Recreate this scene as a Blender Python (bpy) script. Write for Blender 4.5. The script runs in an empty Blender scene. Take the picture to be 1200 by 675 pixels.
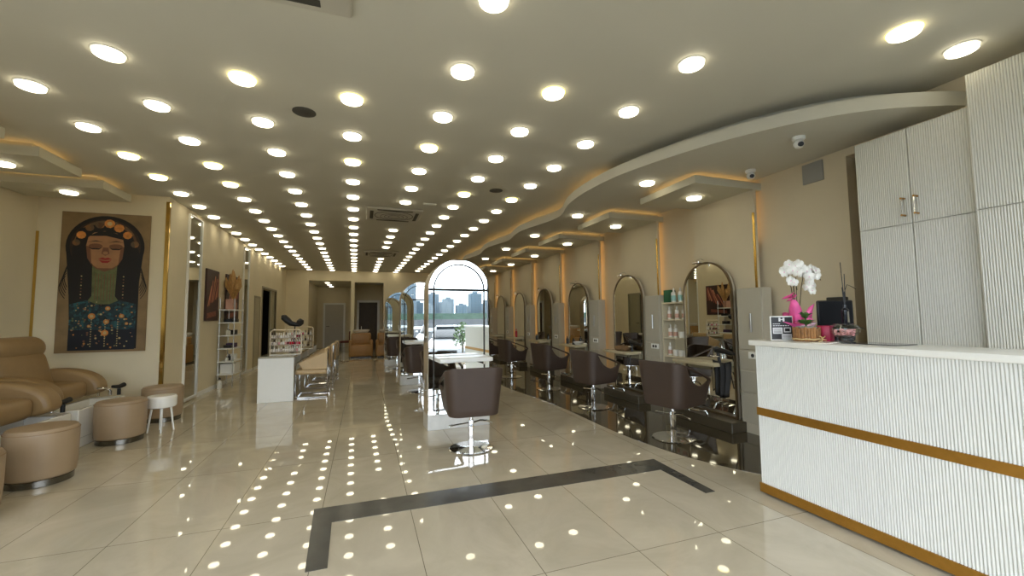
import bpy, bmesh, math, random
from mathutils import Matrix, Vector
PI = math.pi
S = bpy.context.scene
C = S.collection
random.seed(7)

# ------------------------------------------------------------------ helpers
def lin(c):
    c = c / 255.0
    return c / 12.92 if c <= 0.04045 else ((c + 0.055) / 1.055) ** 2.4
def col(r, g, b): return (lin(r), lin(g), lin(b), 1.0)

def T(x=0, y=0, z=0): return Matrix.Translation((x, y, z))
def RX(a): return Matrix.Rotation(a, 4, 'X')
def RY(a): return Matrix.Rotation(a, 4, 'Y')
def RZ(a): return Matrix.Rotation(a, 4, 'Z')

class MB:
    def __init__(s): s.v = []; s.f = []; s.m = []
    def _add(s, vs, fs, m=0, M=None):
        n = len(s.v)
        if M is not None: vs = [tuple(M @ Vector(v)) for v in vs]
        s.v += [tuple(v) for v in vs]
        s.f += [tuple(n + i for i in f) for f in fs]; s.m += [m] * len(fs)
        return s
    def box(s, x0, x1, y0, y1, z0, z1, m=0, M=None):
        vs = [(x, y, z) for z in (z0, z1) for y in (y0, y1) for x in (x0, x1)]
        return s._add(vs, [(0,2,3,1),(4,5,7,6),(0,1,5,4),(2,6,7,3),(0,4,6,2),(1,3,7,5)], m, M)
    def rbox(s, x0, x1, y0, y1, z0, z1, r=.02, seg=3, m=0, M=None):
        bm = bmesh.new(); bmesh.ops.create_cube(bm, size=1)
        for v in bm.verts:
            v.co = Vector(((x0+x1)/2 + v.co.x*(x1-x0), (y0+y1)/2 + v.co.y*(y1-y0), (z0+z1)/2 + v.co.z*(z1-z0)))
        r = min(r, .499*min(x1-x0, y1-y0, z1-z0))
        bmesh.ops.bevel(bm, geom=list(bm.edges)+list(bm.verts), offset=r, segments=seg, profile=.5, affect='EDGES')
        bm.verts.index_update()
        s._add([v.co[:] for v in bm.verts], [[v.index for v in f.verts] for f in bm.faces], m, M); bm.free(); return s
    def cyl(s, p0, p1, r, n=16, r1=None, m=0, M=None, cap=True):
        p0 = Vector(p0); p1 = Vector(p1); d = (p1-p0).normalized(); r1 = r if r1 is None else r1
        a = d.orthogonal().normalized(); b = d.cross(a)
        vs = []
        for p, q in ((p0, r), (p1, r1)):
            for k in range(n):
                t = 2*PI*k/n; vs.append(p + a*q*math.cos(t) + b*q*math.sin(t))
        fs = [(k, (k+1) % n, n+(k+1) % n, n+k) for k in range(n)]
        if cap: fs += [tuple(range(n-1, -1, -1)), tuple(range(n, 2*n))]
        return s._add(vs, fs, m, M)
    def lathe(s, prof, c=(0,0,0), n=24, m=0, M=None, sx=1, sy=1):
        vs = []; fs = []
        for r, z in prof:
            r = max(r, 1e-4)
            for k in range(n):
                t = 2*PI*k/n; vs.append((c[0]+r*sx*math.cos(t), c[1]+r*sy*math.sin(t), c[2]+z))
        L = len(prof)
        for i in range(L-1):
            for k in range(n):
                fs.append((i*n+k, i*n+(k+1) % n, (i+1)*n+(k+1) % n, (i+1)*n+k))
        fs += [tuple(range(n-1, -1, -1)), tuple((L-1)*n+k for k in range(n))]
        return s._add(vs, fs, m, M)
    def tube(s, pts, r, n=8, m=0, M=None, closed=False, rs=None):
        P = [Vector(p) for p in pts]; L = len(P); vs = []; fs = []
        up = None
        for i, p in enumerate(P):
            if closed: d = P[(i+1) % L]-P[i-1]
            else: d = P[min(i+1, L-1)]-P[max(i-1, 0)]
            d.normalize()
            if up is None: up = d.orthogonal().normalized()
            else:
                up = (up - d*up.dot(d))
                up = up.normalized() if up.length > 1e-6 else d.orthogonal().normalized()
            b = d.cross(up); q = rs[i] if rs else r
            for k in range(n):
                t = 2*PI*k/n; vs.append(p + up*q*math.cos(t) + b*q*math.sin(t))
        for i in range(L if closed else L-1):
            j = (i+1) % L
            for k in range(n): fs.append((i*n+k, i*n+(k+1) % n, j*n+(k+1) % n, j*n+k))
        if not closed: fs += [tuple(range(n-1, -1, -1)), tuple((L-1)*n+k for k in range(n))]
        return s._add(vs, fs, m, M)
    def prism(s, poly, a, b, axis='z', m=0, M=None, side=None):
        n = len(poly)
        def w(u, v, t):
            return (u, v, t) if axis == 'z' else ((t, u, v) if axis == 'x' else (u, t, v))
        vs = [w(u, v, a) for u, v in poly] + [w(u, v, b) for u, v in poly]
        s._add(vs, [tuple(range(n-1, -1, -1)), tuple(range(n, 2*n))], m, M)
        n0 = len(s.v)-2*n
        for k in range(n):
            s.f.append((n0+k, n0+(k+1) % n, n0+n+(k+1) % n, n0+n+k)); s.m.append(m if side is None else side)
        return s
    def build(s, name, mats, parent=None, smooth=True, ang=35, loc=None, rz=0, merge=False, bevel=0):
        me = bpy.data.meshes.new(name); me.from_pydata(s.v, [], s.f)
        if not isinstance(mats, (list, tuple)): mats = [mats]
        for q in mats: me.materials.append(q)
        me.polygons.foreach_set('material_index', s.m)
        bm = bmesh.new(); bm.from_mesh(me)
        if merge: bmesh.ops.remove_doubles(bm, verts=bm.verts, dist=1e-5)
        bmesh.ops.recalc_face_normals(bm, faces=bm.faces); bm.to_mesh(me); bm.free()
        if smooth:
            me.polygons.foreach_set('use_smooth', [True]*len(me.polygons)); me.set_sharp_from_angle(angle=math.radians(ang))
        me.update()
        o = bpy.data.objects.new(name, me); C.objects.link(o)
        if parent is not None: o.parent = parent
        if loc is not None: o.location = loc
        o.rotation_euler.z = rz
        if bevel:
            md = o.modifiers.new('bevel', 'BEVEL'); md.width = bevel; md.segments = 2; md.limit_method = 'ANGLE'; md.angle_limit = math.radians(40)
        return o

def tag(o, label=None, cat=None, group=None, kind=None):
    if label: o['label'] = label
    if cat: o['category'] = cat
    if group: o['group'] = group
    if kind: o['kind'] = kind
    return o
def thing(name, label, cat, loc=(0,0,0), rz=0, group=None):
    o = bpy.data.objects.new(name, None); C.objects.link(o); o.empty_display_size = .1
    o.location = loc; o.rotation_euler.z = rz
    return tag(o, label, cat, group)
def struct(mb, name, mats, parent=None, **k):
    o = mb.build(name, mats, parent, **k)
    if parent is None: o['kind'] = 'structure'
    return o
def dup(root, loc, rz=0, label=None, group=None):
    def rec(o, par):
        c = o.copy(); C.objects.link(c); c.parent = par
        for ch in list(o.children): rec(ch, c)
        return c
    r = rec(root, None); r.location = loc; r.rotation_euler = (0, 0, rz)
    if label: r['label'] = label
    if group: r['group'] = group
    return r
ORD = ['zeroth','first','second','third','fourth','fifth','sixth','seventh','eighth','ninth','tenth','eleventh','twelfth','thirteenth','fourteenth','fifteenth','sixteenth','seventeenth','eighteenth','nineteenth','twentieth','twenty-first']

# ------------------------------------------------------------------ materials
def mat(name, c, rough=.5, metal=0, ior=1.5, noise=0, nscale=8, bump=0, bscale=60, coat=0, sss=0, alpha=None, trans=0):
    m = bpy.data.materials.new(name); m.use_nodes = True; nt = m.node_tree; b = nt.nodes['Principled BSDF']
    b.inputs['Base Color'].default_value = c; b.inputs['Roughness'].default_value = rough
    b.inputs['Metallic'].default_value = metal; b.inputs['IOR'].default_value = ior
    b.inputs['Coat Weight'].default_value = coat; b.inputs['Transmission Weight'].default_value = trans
    if noise:
        tc = nt.nodes.new('ShaderNodeTexCoord'); n = nt.nodes.new('ShaderNodeTexNoise'); n.inputs['Scale'].default_value = nscale; n.inputs['Detail'].default_value = 5
        r = nt.nodes.new('ShaderNodeValToRGB'); e = r.color_ramp.elements
        e[0].position = .3; e[1].position = .7
        e[0].color = tuple(x*(1-noise) for x in c[:3])+(1,); e[1].color = tuple(min(1, x*(1+noise)) for x in c[:3])+(1,)
        nt.links.new(tc.outputs['Object'], n.inputs['Vector']); nt.links.new(n.outputs['Fac'], r.inputs['Fac']); nt.links.new(r.outputs['Color'], b.inputs['Base Color'])
    if bump:
        tc = nt.nodes.new('ShaderNodeTexCoord'); n = nt.nodes.new('ShaderNodeTexNoise'); n.inputs['Scale'].default_value = bscale
        bp = nt.nodes.new('ShaderNodeBump'); bp.inputs['Strength'].default_value = bump; bp.inputs['Distance'].default_value = .004
        nt.links.new(tc.outputs['Object'], n.inputs['Vector']); nt.links.new(n.outputs['Fac'], bp.inputs['Height']); nt.links.new(bp.outputs['Normal'], b.inputs['Normal'])
    return m
def emit(name, c, st):
    m = bpy.data.materials.new(name); m.use_nodes = True; nt = m.node_tree; b = nt.nodes['Principled BSDF']
    b.inputs['Base Color'].default_value = (.8, .8, .8, 1); b.inputs['Emission Color'].default_value = c; b.inputs['Emission Strength'].default_value = st
    return m
def glass(name, tint=(1,1,1,1), lo=.04, hi=.6):
    m = bpy.data.materials.new(name); m.use_nodes = True; nt = m.node_tree; nt.nodes.clear()
    o = nt.nodes.new('ShaderNodeOutputMaterial'); t = nt.nodes.new('ShaderNodeBsdfTransparent'); g = nt.nodes.new('ShaderNodeBsdfGlossy'); x = nt.nodes.new('ShaderNodeMixShader')
    lw = nt.nodes.new('ShaderNodeLayerWeight'); lw.inputs['Blend'].default_value = .5
    pw = nt.nodes.new('ShaderNodeMath'); pw.operation = 'POWER'; pw.inputs[1].default_value = 4
    ma = nt.nodes.new('ShaderNodeMath'); ma.operation = 'MULTIPLY_ADD'; ma.inputs[1].default_value = hi; ma.inputs[2].default_value = lo
    t.inputs['Color'].default_value = tint; g.inputs['Roughness'].default_value = .01
    nt.links.new(lw.outputs['Facing'], pw.inputs[0]); nt.links.new(pw.outputs[0], ma.inputs[0]); nt.links.new(ma.outputs[0], x.inputs[0])
    nt.links.new(t.outputs[0], x.inputs[1]); nt.links.new(g.outputs[0], x.inputs[2]); nt.links.new(x.outputs[0], o.inputs[0])
    return m
def tile_mat(name, base, dark, grout, bw, rh, off=(0,0), rough=.05, ior=1.5, nscale=1.6, mortar=.0022):
    m = bpy.data.materials.new(name); m.use_nodes = True; nt = m.node_tree; b = nt.nodes['Principled BSDF']; N = nt.nodes.new; L = nt.links.new
    tc = N('ShaderNodeTexCoord'); mp = N('ShaderNodeMapping'); mp.inputs['Location'].default_value = (off[0], off[1], 0)
    br = N('ShaderNodeTexBrick'); br.offset = 0; br.squash = 1
    br.inputs['Scale'].default_value = 1; br.inputs['Brick Width'].default_value = bw; br.inputs['Row Height'].default_value = rh
    br.inputs['Mortar Size'].default_value = mortar; br.inputs['Mortar Smooth'].default_value = .1; br.inputs['Bias'].default_value = 0
    br.inputs['Color1'].default_value = (1,1,1,1); br.inputs['Color2'].default_value = (.93,.93,.93,1); br.inputs['Mortar'].default_value = (0,0,0,1)
    n1 = N('ShaderNodeTexNoise'); n1.inputs['Scale'].default_value = nscale; n1.inputs['Detail'].default_value = 8; n1.inputs['Distortion'].default_value = 1.2; n1.inputs['Roughness'].default_value = .62
    r = N('ShaderNodeValToRGB'); r.color_ramp.elements[0].position = .32; r.color_ramp.elements[1].position = .66
    r.color_ramp.elements[0].color = dark; r.color_ramp.elements[1].color = base
    mu = N('ShaderNodeMix'); mu.data_type = 'RGBA'; mu.blend_type = 'MULTIPLY'; mu.inputs[0].default_value = 1
    mx = N('ShaderNodeMix'); mx.data_type = 'RGBA'
    L(tc.outputs['Object'], mp.inputs['Vector']); L(mp.outputs[0], br.inputs['Vector']); L(tc.outputs['Object'], n1.inputs['Vector']); L(n1.outputs['Fac'], r.inputs['Fac'])
    L(r.outputs['Color'], mu.inputs[6]); L(br.outputs['Color'], mu.inputs[7])
    L(br.outputs['Fac'], mx.inputs[0]); L(mu.outputs[2], mx.inputs[6]); mx.inputs[7].default_value = grout
    L(mx.outputs[2], b.inputs['Base Color']); b.inputs['Roughness'].default_value = rough; b.inputs['IOR'].default_value = ior
    return m

W_CREAM = mat('cream_wall_paint', col(226, 214, 184), .6, noise=.03, nscale=2, bump=.05)
W_WARM = mat('warm_wall_paint', col(212, 198, 168), .6, noise=.03, nscale=2, bump=.05)
W_CEIL = mat('ceiling_paint', col(205, 202, 188), .7, noise=.015, nscale=1.5)
W_CAN = mat('canopy_paint', col(205, 200, 178), .6, noise=.015, nscale=2)
WHITE = mat('white_lacquer', col(238, 238, 232), .3, noise=.01)
FLUTE = mat('fluted_white_gloss', col(226, 227, 222), .22, noise=.01)
FLUTE2 = mat('fluted_white_cabinet', col(216, 214, 202), .2, noise=.01)
GOLD = mat('brushed_gold', col(186, 138, 62), .32, .85, noise=.06, nscale=30)
GOLDM = mat('mirror_gold', col(212, 176, 96), .15, 1)
CHROME = mat('chrome', col(225, 225, 225), .08, 1)
STEEL = mat('brushed_steel', col(190, 188, 182), .28, 1, noise=.05, nscale=20)
STEELD = mat('dark_steel', col(120, 118, 112), .25, 1, noise=.05, nscale=20)
MIRROR = mat('mirror_glass', (.86, .88, .86, 1), .0, 1)
BRONZE = mat('bronze_frame', col(120, 104, 80), .3, .8)
GREYD = mat('dull_grey_trim', col(62, 60, 56), .8)
BROWN = mat('brown_leather', col(68, 54, 45), .45, bump=.2, bscale=200, noise=.04)
BROWND = mat('dark_brown_leather', col(46, 36, 30), .5, bump=.2, bscale=200)
TAN = mat('tan_leather', col(150, 122, 82), .42, bump=.15, bscale=160, noise=.05)
TANS = mat('tan_stool_leather', col(164, 141, 112), .42, bump=.15, bscale=160, noise=.03)
TANB = mat('caramel_leather', col(160, 120, 66), .42, bump=.15, bscale=120, noise=.05)
BEIGE = mat('beige_leather', col(200, 172, 128), .45, bump=.15, bscale=120, noise=.04)
BLACK = mat('black_plastic', col(22, 22, 23), .35, noise=.1)
BLACKM = mat('black_satin', col(14, 14, 14), .5)
DARKWOOD = mat('dark_brown_door', col(64, 50, 34), .5, noise=.12, nscale=6)
DOORW = mat('grey_white_door', col(190, 184, 170), .45, noise=.02)
PORC = mat('white_porcelain', col(240, 238, 230), .12)
GREY = mat('grey_plastic', col(150, 148, 140), .5)
DGREY = mat('dark_grille', col(70, 68, 62), .6)
CASS = mat('cassette_plastic', col(196, 192, 180), .5)
PINK = mat('pink_wrapping', col(232, 96, 160), .4, noise=.15, nscale=20)
PINKL = mat('pale_pink_paper', col(240, 200, 214), .5, noise=.1, nscale=25)
PETAL = mat('white_petal', col(246, 244, 236), .45, noise=.04, nscale=30)
LEAF = mat('green_leaf', col(70, 105, 48), .4, noise=.3, nscale=14)
LEAFD = mat('dark_leaf', col(38, 52, 34), .45, noise=.3, nscale=14)
STEMM = mat('plant_stem', col(70, 62, 40), .6)
RED = mat('red_plastic', col(175, 22, 28), .3)
MAGENTA = mat('magenta_box', col(170, 30, 70), .4)
BARK = mat('bark_pot', col(150, 106, 62), .7, noise=.45, nscale=26, bump=.6, bscale=60)
RAFFIA = mat('raffia', col(222, 196, 142), .8, noise=.1, nscale=60)
GLASS = glass('clear_glass', (.96,.98,.97,1))
PANE = glass('window_glass', (.95,.97,.96,1))
PAMPAS = mat('pampas_plume', col(190, 150, 96), .9, noise=.2, nscale=30)
GREENB = mat('green_box', col(28, 92, 56), .5, noise=.15, nscale=10)
MARB = mat('brushed_white_metal', col(205, 204, 198), .3, .35, noise=.08, nscale=9)
FLOOR = tile_mat('polished_tile', col(214, 204, 182), col(196, 186, 164), col(120, 112, 96), .61, 1.2, (.27, .21), .022, 1.62)
FLOORD = tile_mat('dark_marble', col(92, 84, 68), col(62, 56, 45), col(20, 18, 14), .61, 1.2, (.27, .21), .04, 1.6, 3)
TAPE = mat('dark_grey_inlay', col(78, 77, 72), .22, noise=.15, nscale=6)
LAMP = emit('lamp_white', (1, .90, .66, 1), 7.6)
LAMPY = emit('lamp_yellow', (1, .80, .12, 1), 6)
LED = emit('warm_led', (1, .60, .22, 1), 3.0)
RIM = emit('mirror_led_rim', (.93, .97, 1, 1), 2.3)

# ------------------------------------------------------------------ camera
f = 489.813945; yaw = 0.340847827; pit = 0.0678313617; rol = -0.0109100951; CH = 1.40
Fv = Vector((math.sin(yaw)*math.cos(pit), math.cos(yaw)*math.cos(pit), math.sin(pit)))
R0 = Vector((math.cos(yaw), -math.sin(yaw), 0)); U0 = R0.cross(Fv)
Rv = math.cos(rol)*R0 + math.sin(rol)*U0; Uv = -math.sin(rol)*R0 + math.cos(rol)*U0
cam = bpy.data.cameras.new('camera'); cam.sensor_width = 36; cam.lens = f*36/1200; cam.clip_start = .05; cam.clip_end = 2000
co = bpy.data.objects.new('camera', cam); C.objects.link(co)
M = Matrix((Rv, Uv, -Fv)).transposed().to_4x4(); M.translation = Vector((0, 0, CH)); co.matrix_world = M
S.camera = co
S.view_settings.view_transform = 'Standard'; S.view_settings.look = 'None'; S.view_settings.gamma = 1; S.view_settings.use_curve_mapping = False
S.view_settings.exposure = 0.0
S.cycles.max_bounces = 10; S.cycles.glossy_bounces = 8; S.cycles.diffuse_bounces = 4; S.cycles.transparent_max_bounces = 12
S.cycles.sample_clamp_indirect = 6; S.cycles.caustics_reflective = False; S.cycles.caustics_refractive = False

# ------------------------------------------------------------------ room shell
HC = 3.30; ZL = 3.05; YB = 18.1; YF = -1.9; XL = -2.85; XA = -4.38; XR = 4.55; YP = 7.75
wave = [(4.55,1.84),(4.35,1.90),(4.0,2.06),(3.78,2.22),(3.6,2.4),(3.4,2.66),(3.2,3.0),(3.05,3.35),(2.93,3.72),(2.83,4.06),(2.78,4.43),(2.77,4.93),(2.82,5.38),(2.90,5.68),(3.02,6.0),(3.06,6.25),(3.03,6.6),(2.92,7.05),(2.84,7.5),(2.87,7.9),(2.94,8.3),(2.95,8.6),(2.85,9.05),(2.76,9.5),(2.80,10.1),(2.88,10.5),(2.86,10.9),(2.76,11.4),(2.74,11.9),(2.82,12.4),(2.88,12.8),(2.8,13.4),(2.74,14.0),(2.82,14.6),(2.88,15.1),(2.78,15.9),(2.76,16.6),(2.8,17.4),(2.8,18.1)]
def smooth(p, it=2):
    for _ in range(it):
        q = [p[0]]
        for a, b in zip(p, p[1:]):
            q.append((a[0]*.75+b[0]*.25, a[1]*.75+b[1]*.25)); q.append((a[0]*.25+b[0]*.75, a[1]*.25+b[1]*.75))
        q.append(p[-1]); p = q
    return p
WV = smooth(wave, 2)
def offs(p, d):
    out = []
    for i in range(len(p)):
        a = p[max(0, i-1)]; b = p[min(len(p)-1, i+1)]; dx, dy = b[0]-a[0], b[1]-a[1]; l = math.hypot(dx, dy) or 1
        out.append((p[i][0] + dy/l*d, p[i][1] - dx/l*d))
    return out

mb = MB(); mb.box(XA-.2, XR+.85, YF, 22.4, -.12, 0); struct(mb, 'floor', FLOOR, smooth=False)
# dark floor under the right-hand stations
fw = [(4.4,2.2),(3.9,2.32),(3.55,2.5),(3.36,2.70),(3.22,2.92),(3.1,3.16),(3.0,3.45),(2.94,3.77),(2.89,4.13),(2.87,4.56),(2.87,5.06),(2.88,5.55),(2.87,6.0),(2.84,6.42),(2.78,7.0),(2.70,7.6),(2.66,8.2),(2.70,8.9),(2.74,9.6),(2.68,10.4),(2.62,11.2),(2.66,12.2),(2.66,13.4),(2.62,15),(2.64,17.0),(2.64,18.1)]
fp = smooth(fw, 2) + [(XR, 18.1), (XR, 2.2)]
mb = MB(); mb.prism(fp, .0, .004); struct(mb, 'floor', FLOORD, smooth=False)
# inlaid dark strip
bar = [(-.29,2.66),(-.327,3.485),(2.676,3.476),(2.638,2.683),(2.545,2.684),(2.55,3.22),(-.19,3.225),(-.175,2.66)]
mb = MB(); mb.prism(bar, .0, .0025)
struct(mb, 'trim_1', TAPE, smooth=False)

# ceiling
mb = MB(); mb.box(XA-.2, XR+.2, YF, 18.3, HC, HC+.15); struct(mb, 'ceiling', W_CEIL, smooth=False)
# lower ceiling on the right, with lip and a recessed cove behind the lip
mb = MB(); mb.prism(WV + [(XR, YB)], ZL, ZL+.12)
lc = struct(mb, 'ceiling', W_CEIL, ang=30)
inn = offs(WV, .26)
inn = [(min(x, XR-.02), y) for x, y in inn]
mb = MB(); mb.prism(inn + [(XR, YB)], ZL+.12, HC); struct(mb, 'trim_2', W_CEIL, ang=30)
# warm strip lying in the cove: it burns only past the second bay
led = offs(WV, .20)
seg = [p for p in led if p[1] > 4.6]
mb = MB(); mb.tube([(x, y, ZL+.130) for x, y in seg], .008, 6)
LEDC = emit('cove_led', (1, .60, .22, 1), 3.4)
mb.build('light_strip', LEDC, lc)

# right wall
mb = MB(); mb.box(XR, XR+.2, YF, 2.49, 0, HC); mb.box(XR, XR+.2, 2.745, 18.3, 0, HC); mb.box(XR+.75, XR+.85, 2.3, 2.95, 0, HC); struct(mb, 'wall_right', W_WARM, smooth=False)
# deep niche beside the tall cupboards, shaped so that this strip falls dark
mb = MB(); mb.box(XR+.2, XR+.75, 2.38, 2.49, 0, HC); mb.box(XR+.2, XR+.75, 2.745, 2.85, 0, HC); mb.box(XR, XR+.75, 2.49, 2.745, ZL-.08, HC); struct(mb, 'wall_right_niche', W_WARM, smooth=False)
# left: alcove and long wall
YW = 1.3
mb = MB(); mb.box(XA-.2, XA, YW, YP+.2, 0, HC); mb.box(XA-.2, XA, YF, YW, HC-.08, HC); struct(mb, 'wall_left_alcove', W_CREAM, smooth=False)
FR = mat('dark_window_frame', col(45, 47, 50), .4, .5)
mb = MB()
for y in (YF, YF+1.6, YW-.05): mb.box(XA-.12, XA-.04, y, y+.05, 0, HC-.08)
for z in (.0, 2.2, HC-.14): mb.box(XA-.11, XA-.05, YF+.05, YW-.05, z, z+.06)
w = struct(mb, 'window_5', FR, smooth=False)
g = MB(); g.box(XA-.085, XA-.075, YF+.05, YW-.05, .06, HC-.14); g.build('pane', PANE, w, smooth=False)
mb = MB(); mb.box(XA-.2, XL, YP, YP+.12, 0, HC); struct(mb, 'wall_alcove_end', W_CREAM, smooth=False)
# long left wall with an opening at y 14.2..15.4
D0, D1 = 14.15, 16.2
mb = MB(); mb.box(XL-.15, XL, YP+.12, D0, 0, HC); mb.box(XL-.15, XL, D1, 18.3, 0, HC); mb.box(XL-.15, XL, D0, D1, 2.32, HC)
struct(mb, 'wall_left', W_CREAM, smooth=False)
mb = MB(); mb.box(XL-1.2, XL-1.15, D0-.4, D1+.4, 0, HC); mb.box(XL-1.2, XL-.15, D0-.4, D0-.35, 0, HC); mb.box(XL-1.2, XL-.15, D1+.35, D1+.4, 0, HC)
struct(mb, 'wall_left_room', mat('dark_room_shade', col(40, 38, 34), .8), smooth=False)  # near-black walls: darkness beyond the doorway is put into the colour
# back wall with two tall openings
mb = MB()
for x0, x1 in ((XL-.2, -2.05), (-.50, -.36), (.76, XR+.2)): mb.box(x0, x1, YB, YB+.15, 0, HC)
mb.box(-2.05, -.50, YB, YB+.15, 2.90, HC); mb.box(-.36, .76, YB, YB+.15, 2.85, HC)
struct(mb, 'wall_back', W_CREAM, smooth=False)
mb = MB(); mb.box(-2.25, -.50, 22.0, 22.15, 0, 3.0); mb.box(-2.25, -2.10, YB+.15, 22.0, 0, 3.0); mb.box(-.50, -.36, YB+.15, 22.0, 0, 3.0)
struct(mb, 'wall_corridor', W_CREAM, smooth=False)
mb = MB(); mb.box(-.36, .95, 20.1, 20.2, 0, 3.0); mb.box(.80, .95, YB+.15, 20.1, 0, 3.0)
struct(mb, 'wall_back_room', W_CREAM, smooth=False)
mb = MB(); mb.box(-2.25, .95, YB+.15, 22.15, 2.90, 3.05); struct(mb, 'ceiling', W_CEIL, smooth=False)
# baseboard on the left wall
mb = MB(); mb.box(XL, XL+.012, YP, 8.4, 0, .08); mb.box(XL, XL+.012, 9.2, 12.0, 0, .08); mb.box(XL, XL+.012, 12.55, D0, 0, .08); struct(mb, 'baseboard_left', WHITE, smooth=False)
# front: shop window
mb = MB(); mb.box(XA-.2, XR+.2, YF-.15, YF, HC-.08, HC+.15); mb.box(XA-.2, XR+.2, YF-.15, YF, -.12, 0.02)
struct(mb, 'wall_front', W_CREAM, smooth=False)
FR = mat('dark_window_frame', col(45, 47, 50), .4, .5)
xs = [XA, -2.5, -.7, .75, 1.65, 4.5]
for n in range(5):
    a, b = xs[n], xs[n+1]
    mb = MB()
    if n != 3:
        mb.box(a, a+.05, YF-.09, YF-.01, .02, HC-.08); mb.box(b-.05, b, YF-.09, YF-.01, .02, HC-.08)
        mb.box(a+.05, b-.05, YF-.09, YF-.01, 2.20, 2.27); mb.box(a+.05, b-.05, YF-.09, YF-.01, .02, .08); mb.box(a+.05, b-.05, YF-.09, YF-.01, HC-.14, HC-.08)
    else:
        mb.box(a, b, YF-.09, YF-.01, 2.20, 2.34); mb.box(a, a+.07, YF-.09, YF-.01, .02, 2.2); mb.box(b-.07, b, YF-.09, YF-.01, .02, 2.2); mb.box(a+.07, b-.07, YF-.09, YF-.01, .02, .12); mb.box(a, b, YF-.09, YF-.01, HC-.14, HC-.08)
    w = struct(mb, 'door_1' if n == 3 else 'window_%d' % (n+1 if n < 3 else n), FR, smooth=False)
    g = MB(); g.box(a+.05, b-.05, YF-.055, YF-.045, .08, HC-.14); g.build('pane', PANE, w, smooth=False)
    if n == 3:
        g = MB(); g.tube([(a+.16, YF+.01, .9), (a+.16, YF+.05, .95), (a+.16, YF+.05, 1.45), (a+.16, YF+.01, 1.5)], .012); g.build('door_handle', CHROME, w)

# ------------------------------------------------------------------ right wall bays
PITCH = 1.77; Y0 = 3.70; NB = 8
nt_ = 3
for k in range(NB):
    y0 = Y0 + PITCH*k; y1 = y0 + 1.0
    # raised wall panel, gap behind it for the light
    mb = MB(); mb.box(4.42, 4.46, y0, y1, .0, 2.90); mb.box(4.46, XR, y0+.14, y1-.14, .0, 2.90)
    p = struct(mb, 'trim_%d' % nt_, W_WARM, smooth=False); nt_ += 1
    mb = MB(); mb.box(4.412, 4.42, y0, y0+.028, .0, 2.62); mb.build('gold_strip', GOLDM, p, smooth=False)
    mb = MB(); mb.box(4.465, 4.475, y0+.118, y0+.138, .3 if k else 2.3, 2.88); mb.box(4.465, 4.475, y1-.138, y1-.118, .3, 2.88); mb.build('light_strip', LED, p, smooth=False)
    # canopy
    mb = MB(); mb.box(3.54, XR, y0, y1, 2.90, 2.985); mb.box(3.68, XR, y0+.14, y1-.14, 2.985, ZL)
    c = struct(mb, 'trim_%d' % nt_, W_CAN, smooth=False); nt_ += 1
    mb = MB(); e = .012
    zc = 2.985; mb.box(3.66, 3.672, y0+.12, y1-.12, zc, zc+e); mb.box(3.66, XR-.02, y0+.12, y0+.132, zc, zc+e); mb.box(3.66, XR-.02, y1-.132, y1-.12, zc, zc+e)
    mb.build('light_strip', LED, c, smooth=False)
# left canopies over the alcove
for k in range(-3, 2):
    y0 = 5.66 + 1.145*k; y1 = y0 + .70
    mb = MB(); mb.box(XA, -3.22, y0, y1, 3.12, 3.225); mb.box(XA, -3.36, y0+.14, y1-.14, 3.225, HC)
    c = struct(mb, 'trim_%d' % nt_, W_CAN, smooth=False); nt_ += 1
    mb = MB(); e = .012
    zc = 3.225; mb.box(-3.352, -3.34, y0+.12, y1-.12, zc, zc+e); mb.box(XA+.02, -3.34, y0+.12, y0+.132, zc, zc+e); mb.box(XA+.02, -3.34, y1-.132, y1-.12, zc, zc+e)
    mb.build('light_strip', LED, c, smooth=False)
# gold strips on the left walls
mb = MB(); mb.box(XL-.035, XL+.012, YP-.012, YP, .0, 3.22); mb.box(XL, XL+.012, YP, YP+.03, 0, 3.22); struct(mb, 'trim_%d' % nt_, GOLDM, smooth=False); nt_ += 1
mb = MB(); mb.box(XA, XA+.03, YP-.012, YP, .0, 2.68); struct(mb, 'trim_%d' % nt_, GOLDM, smooth=False); nt_ += 1

# ------------------------------------------------------------------ ceiling lights
def make_light(z, R=.088):
    t = thing('ceiling_light', 'x', 'ceiling light', (0, 0, z))
    m = MB(); m.lathe([(R+.010, 0), (R+.010, -.005), (R+.004, -.008), (R-.004, -.008)], n=28); m.build('trim_ring', WHITE, t)
    m = MB(); m.lathe([(R-.001, -.007), (R-.001, -.026), (R-.008, -.031), (R*.4, -.033)], n=28); d = m.build('diffuser', LAMP, t)
    return t
L0 = make_light(HC)
LY = make_light(HC); LY.children[1].data = LY.children[1].data.copy(); LY.children[1].data.materials[0] = LAMPY
used = {0: False, 1: False}
def put_light(x, y, z, label, group, yel=0, used=used):
    src = LY if yel else L0
    if not used[yel]:
        used[yel] = True; src.location = (x, y, z); src['label'] = label; src['group'] = group; return src
    return dup(src, (x, y, z), 0, label, group)
def grid(i, k): return 1.885*(-.0643+.42585*i-.00773*k), 1.885*(1.9957+.41293*k+.03607*i)
ROW = {-3: 'row hugging the left wall', -2: 'second row from the left wall', -1: 'third row from the left wall', 0: 'row above the aisle',
       1: 'row with the ceiling cassettes', 2: 'row just right of the cassettes', 3: 'row beside the wavy ceiling edge'}
START = {-3: 1, -2: 0, -1: 0, 0: 0, 1: -2, 2: -1, 3: -2}
YEL = {(0,0),(0,2),(1,1),(2,-1),(3,3),(-1,0),(-2,3),(-2,4),(-3,4),(2,3),(-3,3)}
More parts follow.
